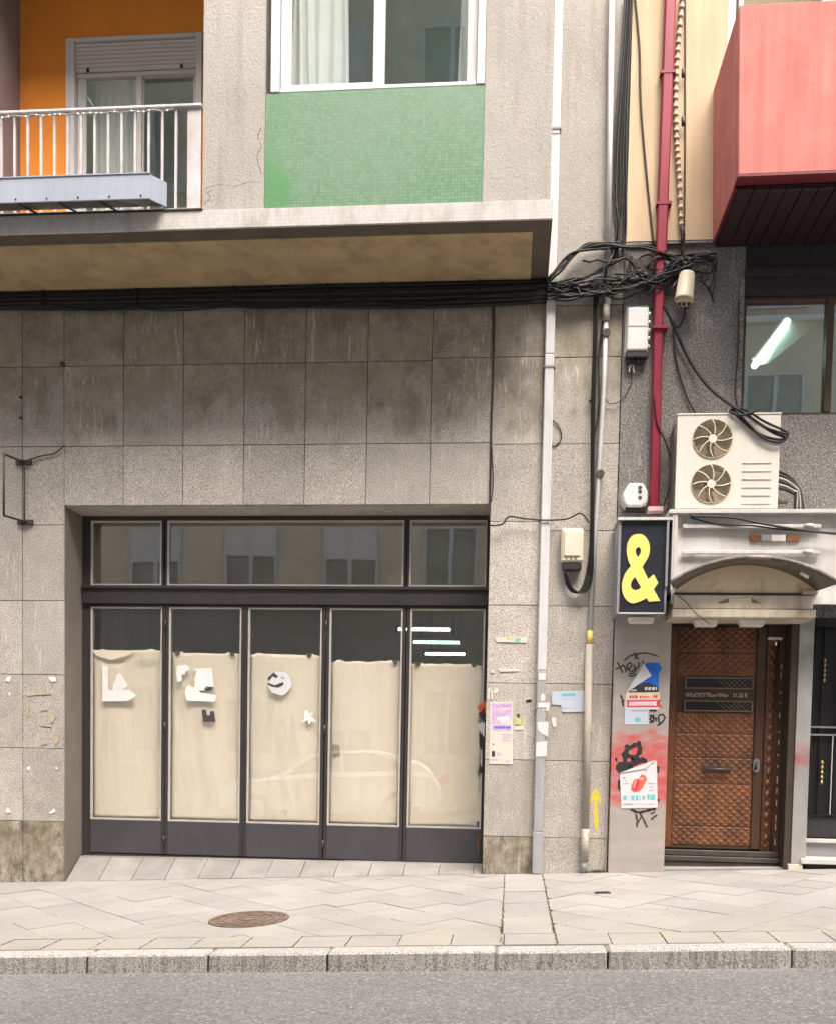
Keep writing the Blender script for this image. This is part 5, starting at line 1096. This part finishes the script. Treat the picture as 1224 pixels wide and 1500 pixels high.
for c in cs_:
    g_ = MB()
    for r in [RF*(.22+.78*k/8) for k in range(9)]:
        g_.tube([(c[0]+r*cos(2*pi*k/28), YA-.004, c[1]+r*sin(2*pi*k/28)) for k in range(29)], .0025 if r < RF*.99 else .006, 4, False)
    fg = g_.build('fan_grille', 'ac_fan', ac)
    for k in range(8):
        pts = [(c[0]+r*cos(k*pi/4+.3+(r/RF)*.55), YA-.008, c[1]+r*sin(k*pi/4+.3+(r/RF)*.55)) for r in [RF*(.2+.8*j/6) for j in range(7)]]; MB().tube(pts, .005, 5).build('spoke', 'ac_grille', fg)
    MB().disc(c, .036, YA-.014, YA-.002, 20).build('hub', 'ac_white', fg)
    fb = MB().disc(c, .05, YA+.07, YA+.12, 16)
    fb.build('fan_hub', 'dark_plastic', ac)
    for k in range(4):
        a0 = k*pi/2+.4; P_ = [(c[0]+r*cos(a0+da), YA+.06+.06*da, c[1]+r*sin(a0+da)) for r, da in ((.05, 0), (.15, -.1), (.155, .5), (.15, 1.0), (.05, .8))]
        MB().hexa(P_, [(x_, y_+.006, z_) for x_, y_, z_ in P_]).build('fan_blade', 'ac_fan', ac)
for k in range(7):
    z = at(1110, 678+k*11.9, YA).z; MB().box(1.885, 2.125, YA-.006, YA-.0005, z-.006, z+.006).build('louvre', 'ac_white' if k % 2 else 'light_trim', ac, bev=.002)
for x in (1.50, 2.04): MB().box(x-.04, x+.04, YA-.01, -.1, 3.203, 3.223).build('foot', 'grey_trim', ac)
coil = thing('cable_coil', 'loops of black cable hanging over the air conditioner top corner', 'cable coil', at(1110, 640, -.38))
for k, px in enumerate([[(1068, 600), (1082, 612), (1110, 635), (1140, 644), (1152, 640), (1150, 632), (1120, 618), (1090, 600), (1072, 598)], [(1070, 598), (1090, 615), (1115, 640), (1140, 648), (1150, 641), (1130, 633), (1100, 612), (1080, 600)], [(1072, 596), (1095, 608), (1120, 626), (1152, 636)], [(1068, 603), (1085, 608), (1112, 600)]]): cable(coil, px, [-.37-.012*k]*len(px), .010, 'cable')
ho = thing('refrigerant_hoses', 'bent grey hoses coming out right of the air conditioner', 'hose', at(1160, 745, -.2))
for k, (d, mt) in enumerate(((0, 'cable_grey'), (5, 'cable_grey'), (10, 'conduit_tan'), (15, 'cable'), (20, 'duct_grey'), (25, 'cable'))): cable(ho, [(1138, 690+d), (1150, 695+d*.9), (1163, 706+d*.7), (1172-d*.3, 722), (1176-d*.5, 746)], -.18-.01*k, .012, mt)
ho2 = MB().tube([at(1138, 734, -.2), at(1152, 734, -.2)], .025, 10).build('stub', 'canopy', ho)
# ------------------------------------------------------------------ empty light box over the door
lb = thing('light_box', 'empty white sign light box with two rails over the arched canopy', 'sign', (2.2, -.2, 2.5))
LX0, LX1, LZ0, LZ1 = 1.312, 5.0, 2.42, 3.162
B('back_panel', 'dirty_white', lb, LX0+.013, LX1, -.352, -.336, LZ0, LZ1); B('top_panel', 'light_trim', lb, LX0-.035, LX1, -.43, -.016, LZ1+.002, LZ1+.036, bev=.003)
B('side_panel', 'light_trim', lb, LX0-.002, LX0+.012, -.418, -.076, LZ0+.1, LZ1); B('corner_post', 'dirty_white', lb, LX0+.014, LX0+.04, -.42, -.39, LZ0+.1, LZ1)
B('edge_strip', 'grey_trim', lb, LX0-.05, LX0-.03, -.425, -.40, LZ0+.13, LZ1-.02)
for py, k in ((771, 0), (809, 1)):
    z = at(1090, py, -.39).z; B('rail', 'dirty_white', lb, 1.40, 2.54, -.40, -.37, z-.016, z+.016, bev=.004)
    for x in (1.5, 2.45): MB().box(x-.01, x+.01, -.37, -.353, z-.01, z+.01).build('rail_bracket', 'grey_trim', lb)
    MB().tube([(2.40, -.41, z), (2.47, -.41, z)], .02, 8).build('lamp_holder', 'light_trim', lb)
rs = thing('rust_mark', 'rusty burnt fixing strip on the back of the white light box', 'bracket', at(1135, 788, -.09))
for a0, a1, mt in ((1098, 1112, 'rust'), (1114, 1128, 'grey_trim'), (1129, 1150, 'dirty_white'), (1152, 1171, 'rust')): p, r_ = at(a0, 783, -.37), at(a1, 793, -.37); MB().box(p.x, r_.x, -.372, -.353, r_.z, p.z).build('fixing', mt, rs, bev=.003)
# ampersand sign
sg = thing('ampersand_sign', 'black sign box with a pale yellow ampersand beside the arched canopy', 'sign', (1.07, -.2, 2.31))
SX0, SX1, SZ0_, SZ1_ = .862, 1.278, 2.322, 3.105; YSg = -.40
B('casing', 'grey_trim', sg, SX0, SX1, YSg+.012, -.065, SZ0_, SZ1_)
B('face', 'sign_black', sg, SX0+.022, SX1-.018, YSg, YSg+.011, SZ0_+.012, SZ1_-.03)
B('face_frame', 'grey_trim', sg, SX0, SX0+.02, YSg-.006, YSg+.011, SZ0_, SZ1_); B('face_frame', 'grey_trim', sg, SX1-.016, SX1, YSg-.006, YSg+.011, SZ0_, SZ1_); B('face_frame', 'light_trim', sg, SX0+.021, SX1-.017, YSg-.006, YSg+.011, SZ0_, SZ0_+.011); B('face_frame', 'black_iron', sg, SX0+.021, SX1-.017, YSg-.004, YSg+.011, SZ1_-.029, SZ1_)
MB().hexa([(SX0-.012, YSg-.03, SZ1_+.005), (SX1+.03, YSg-.03, SZ1_+.005), (SX1+.03, -.02, SZ1_+.005), (SX0-.012, -.02, SZ1_+.005)], [(SX0-.012, YSg-.03, SZ1_+.028), (SX1+.03, YSg-.03, SZ1_+.028), (SX1+.03, -.02, SZ1_+.028), (SX0-.012, -.02, SZ1_+.028)]).build('cap', 'light_trim', sg)
OUT = [((440, 330), 0), ((500, 345), 0), ((550, 400), 0), ((578, 470), 0), ((580, 560), 0), ((555, 640), 0), ((520, 700), 0), ((485, 755), 1), ((520, 830), 0), ((560, 915), 1), ((630, 850), 1), ((690, 960), 1), ((632, 1045), 1), ((715, 1195), 1), ((570, 1205), 1), ((540, 1160), 1), ((470, 1195), 0), ((400, 1220), 0), ((350, 1225), 0), ((290, 1195), 0), ((245, 1130), 0), ((225, 1060), 0), ((222, 980), 0), ((240, 900), 0), ((275, 820), 0), ((335, 745), 1), ((300, 660), 0), ((285, 580), 0), ((285, 500), 0), ((305, 420), 0), ((360, 350), 0)]
H1 = [((435, 500), 0), ((465, 530), 0), ((460, 580), 0), ((428, 632), 1), ((402, 580), 0), ((402, 530), 0)]
H2 = [((390, 885), 1), ((468, 1020), 1), ((430, 1048), 0), ((390, 1055), 0), ((350, 1035), 0), ((335, 990), 0), ((350, 940), 0)]
def loop_smooth(L):
    n = len(L); out = []
    for i in range(n):
        p1, c1 = L[i]; p2, c2 = L[(i+1) % n]; p0 = L[i-1][0] if not c1 else p1; p3 = L[(i+2) % n][0] if not c2 else p2
        P0, P1, P2, P3 = [Vector(p) for p in (p0, p1, p2, p3)]
        for k in range(5):
            t = k/5; out.append(.5*((2*P1)+(P2-P0)*t+(2*P0-5*P1+4*P2-P3)*t*t+(3*P1-P0-3*P2+P3)*t**3))
    return out
cu = bpy.data.curves.new('tmp', 'CURVE'); cu.dimensions = '2D'; cu.fill_mode = 'BOTH'; cu.extrude = .004
for L in (OUT, H1, H2):
    pts = [at(885+p.x/8.825, 745+p.y/8.825, YSg) for p in loop_smooth(L)]; s_ = cu.splines.new('POLY'); s_.points.add(len(pts)-1); s_.use_cyclic_u = True
    for p, co in zip(s_.points, pts): p.co = (co.x, co.z, 0, 1)
curve_mesh(cu, YSg-.0055).build('ampersand', 'sign_yellow', sg)
# canopy
cp = thing('arched_canopy', 'weathered arched canopy with stained cream panel over the brown door', 'canopy', (1.98, -.3, 2.33))
def arc(xa, xb, zs, zt, n=28):
    c = (xa+xb)/2; h = zt-zs; w_ = (xb-xa)/2; R_ = (w_*w_+h*h)/(2*h); a = math.asin(min(1, w_/R_)); return [(c+R_*sin(-a+2*a*k/n), zt-R_+R_*cos(-a+2*a*k/n)) for k in range(n+1)]
YF, YRr = -.56, -.36
p1_, p2_, p3_, p4_ = at(981, 857, YF), at(1226, 853, YF), at(988, 864, YRr), at(1195, 867, YRr)
FA = arc(p1_.x, p2_.x, (p1_.z+p2_.z)/2, at(1105, 813, YF).z-.03); RA = arc(p3_.x, p4_.x, (p3_.z+p4_.z)/2, at(1083, 828, YRr).z)
def loft(P1, y1, P2, y2, th, nm, mat):
    m = MB(); n = len(P1); vs = []
    for (x, z), (x2, z2) in zip(P1, P2): vs += [(x, y1, z), (x, y1, z+th), (x2, y2, z2), (x2, y2, z2+th)]
    fs = []
    for k in range(n-1):
        a, b = 4*k, 4*k+4; fs += [(a, b, b+2, a+2), (a+1, a+3, b+3, b+1), (a, a+1, b+1, b), (a+2, b+2, b+3, a+3)]
    fs += [(0, 2, 3, 1), (4*n-4, 4*n-3, 4*n-1, 4*n-2)]; m.add(vs, fs, True); return m.build(nm, mat, cp)
loft(FA, YF, RA, YRr, .012, 'vault', 'canopy')
loft([(x, z-.006) for x, z in FA], YF-.022, [(x, z-.006) for x, z in FA], YF-.001, .034, 'front_rim', 'canopy_edge')
YL = -.37; xa, xb = at(985, 890, YL).x, at(1190, 890, YL).x; zl = lambda py: at(1090, py, YL).z
MB().prism(RA+[(RA[-1][0], zl(870)), (RA[0][0], zl(870))], YRr-.008, YRr).build('tympanum', 'stained_cream', cp)
ln_ = MB().box(xa, xb, YL, .0, zl(892), zl(871.5)).build('lintel_panel', 'dusty_cream', cp, bev=.006)
MB().box(xa+.01, xb, YL-.008, YL+.03, zl(871), zl(868.5)).build('trim', 'iron', cp); MB().box(xa-.008, xb+.02, YL-.02, .0, zl(905), zl(893)).build('lower_ledge', 'dusty_cream', cp, bev=.006); MB().box(xb-.10, xb+.03, YL-.02, .0, zl(870.5), zl(866)).build('end_cap', 'dusty_cream', cp)
q = poly_px(4.636, 960, 740, YL-.002)
for P_ in ([(420, 660), (495, 632), (495, 662), (440, 668)], [(650, 632), (700, 660), (722, 668), (650, 662)]): MB().prism(q(P_), YL-.003, YL-.0004).build('emblem_mark', 'canopy', cp)
for P_ in ([(505, 635), (640, 635), (640, 645), (505, 645)], [(520, 655), (625, 655), (625, 663), (520, 663)], [(425, 625), (480, 622), (480, 628), (430, 630)], [(660, 624), (745, 626), (740, 632), (665, 630)]): MB().prism(q(P_), YL-.003, YL-.0004).build('emblem_mark', 'print_yellow', cp)
o = tag(MB().tube([at(1172, 838, -.46), at(1184, 845, -.46)], [.02, .02], 10).build('canopy_lamp', 'lamp_white'), 'small oval white lamp under the right side of the arched canopy', 'lamp')
strand('thin crack like wire drooping across the cream lintel panel', [(992, 872), (1004, 882), (1017, 897), (1040, 915)], [YL-.003, YL-.003, YL-.022, YL-.022], .003)
for (xa, xb, ya, yb, lbl) in ((920, 958, 903, 912, 'small white lamp under the ampersand sign'), (1017, 1051, 907, 917, 'left of the two small white lamps under the canopy ledge'), (1083, 1120, 907, 917, 'right of the two small white lamps under the canopy ledge')):
    Yl = -.30; a_, b_ = at(xa, ya, Yl), at(xb, yb, Yl); th = thing('ledge_lamp', lbl, 'lamp', ((a_.x+b_.x)/2, Yl, b_.z), 'small lamps over the bar front')
    MB().hexa([(a_.x, Yl-.0, a_.z), (b_.x, Yl, a_.z), (b_.x-.01, Yl, b_.z), (a_.x+.02, Yl, b_.z)], [(a_.x, Yl+.12, a_.z), (b_.x, Yl+.12, a_.z), (b_.x-.01, Yl+.1, b_.z), (a_.x+.02, Yl+.1, b_.z)]).build('housing', 'lamp_white', th, bev=.004)
    MB().box(a_.x+.05, b_.x-.05, Yl+.03, Yl+.08, a_.z+.0005, 2.318 if xa < 1000 else zl(906)).build('bracket', 'iron', th)

# ================================================================== ACROSS THE STREET (mirrored in the glass)
op = thing('opposite_building', 'ochre apartment house across the street, seen mirrored in the shop glass', 'building', (0, -16, -.2))
B('wall', 'opp_wall', op, -20, 18, -22, -15.06, -1.5, 22.2)
B('cornice', 'white_alu', op, -20, 18, -15.05, -14.8, 21.8, 22.2)
for fz in (1.0, 5.2, 8.6, 12.0, 15.6, 19.0):
    for k in range(14):
        x = -18+k*2.6; wn = MB().box(x, x+.07, -15.055, -14.99, fz, fz+1.8).box(x+1.33, x+1.4, -15.055, -14.99, fz, fz+1.8).box(x+.07, x+1.33, -15.055, -14.99, fz+1.73, fz+1.8).box(x+.07, x+1.33, -15.055, -14.99, fz, fz+.07).box(x+.65, x+.75, -15.055, -14.99, fz+.07, fz+1.73).build('window', 'white', op)
        if random.random() < .55: MB().box(x+.07, x+1.33, -15.028, -15.0, fz+1.73-random.uniform(.3, 1.5), fz+1.729).build('blind', 'shutter', wn)
        MB().box(x+.07, x+.65, -15.054, -15.03, fz+.07, fz+1.73).box(x+.75, x+1.33, -15.054, -15.03, fz+.07, fz+1.73).build('pane', 'opp_dark', wn)
    B('string_course', 'white_alu', op, -20, 18, -15.056, -14.95, fz-.35, fz-.2)

car = thing('parked_car', 'white hatchback parked across the street, mirrored faintly in the shop glass', 'car', (-3.6, -10.1, road_z(-3.6, -10.1)))
CX0, CZ = -6.0, road_z(-3.6, -10.1); sl_ = .047
def cz(x, z): return CZ+z+(x+3.6)*sl_
LOW = [(0, .35), (.05, .75), (.35, .88), (1.2, .98), (3.6, 1.0), (4.45, .95), (4.6, .7), (4.62, .32)]
ROOF = [(1.15, .97), (1.9, 1.40), (2.5, 1.47), (3.4, 1.45), (4.2, 1.18), (4.45, .97)]
def ext(prof, ya, yb, yin, nm, mat, par):
    n_ = len(prof); rows = []
    for y_, sc_ in ((ya, 0), (ya+yin, 1), (yb-yin, 1), (yb, 0)): rows.append([(CX0+x, y_, cz(CX0+x, z+(0 if sc_ else -.03))) for x, z in prof])
    vs = sum(rows, []); fs = [(r*n_+k, r*n_+k+1, (r+1)*n_+k+1, (r+1)*n_+k) for r in range(3) for k in range(n_-1)]+[tuple(range(n_)), tuple(range(3*n_, 4*n_)), (0, n_, 2*n_, 3*n_), (n_-1, 2*n_-1, 3*n_-1, 4*n_-1)]
    return MB().add(vs, fs).build(nm, mat, par, bev=.05)
MAT['car_paint'] = plain('white car paint', (.85, .85, .85), .12, .02, bump=0, metallic=.85)
bdy = ext(LOW, -10.95, -9.25, .06, 'body', 'car_paint', car); ext(ROOF, -10.82, -9.38, .12, 'cabin', 'car_paint', car)
for y_ in (-9.382, -10.818):
    for P_ in ([(1.5, 1.02), (2.02, 1.34), (2.55, 1.39), (2.55, 1.02)], [(2.62, 1.02), (2.62, 1.39), (3.3, 1.37), (3.75, 1.18), (3.9, 1.02)]): MB().prism([(CX0+x, cz(CX0+x, z)) for x, z in P_], y_-.006, y_+.006).build('side_window', 'opp_dark', car)
for x_ in (.85, 3.75):
    for y_ in (-9.42, -10.78):
        wz = cz(CX0+x_, .31); wh = MB().tube([(CX0+x_, y_-.1, wz), (CX0+x_, y_+.19, wz)], .31, 22).build('wheel', 'dark_plastic', car); MB().tube([(CX0+x_, y_+.18, wz), (CX0+x_, y_+.2, wz)], .2, 16).build('rim', 'conduit', wh)
for y_ in (-9.5, -10.7): MB().box(CX0-.01, CX0+.06, y_-.12, y_+.12, cz(CX0, .62), cz(CX0, .76)).build('headlight', 'chrome', car); MB().box(CX0+4.57, CX0+4.63, y_-.1, y_+.1, cz(CX0+4.6, .72), cz(CX0+4.6, .9)).build('tail_light', 'print_red', car)
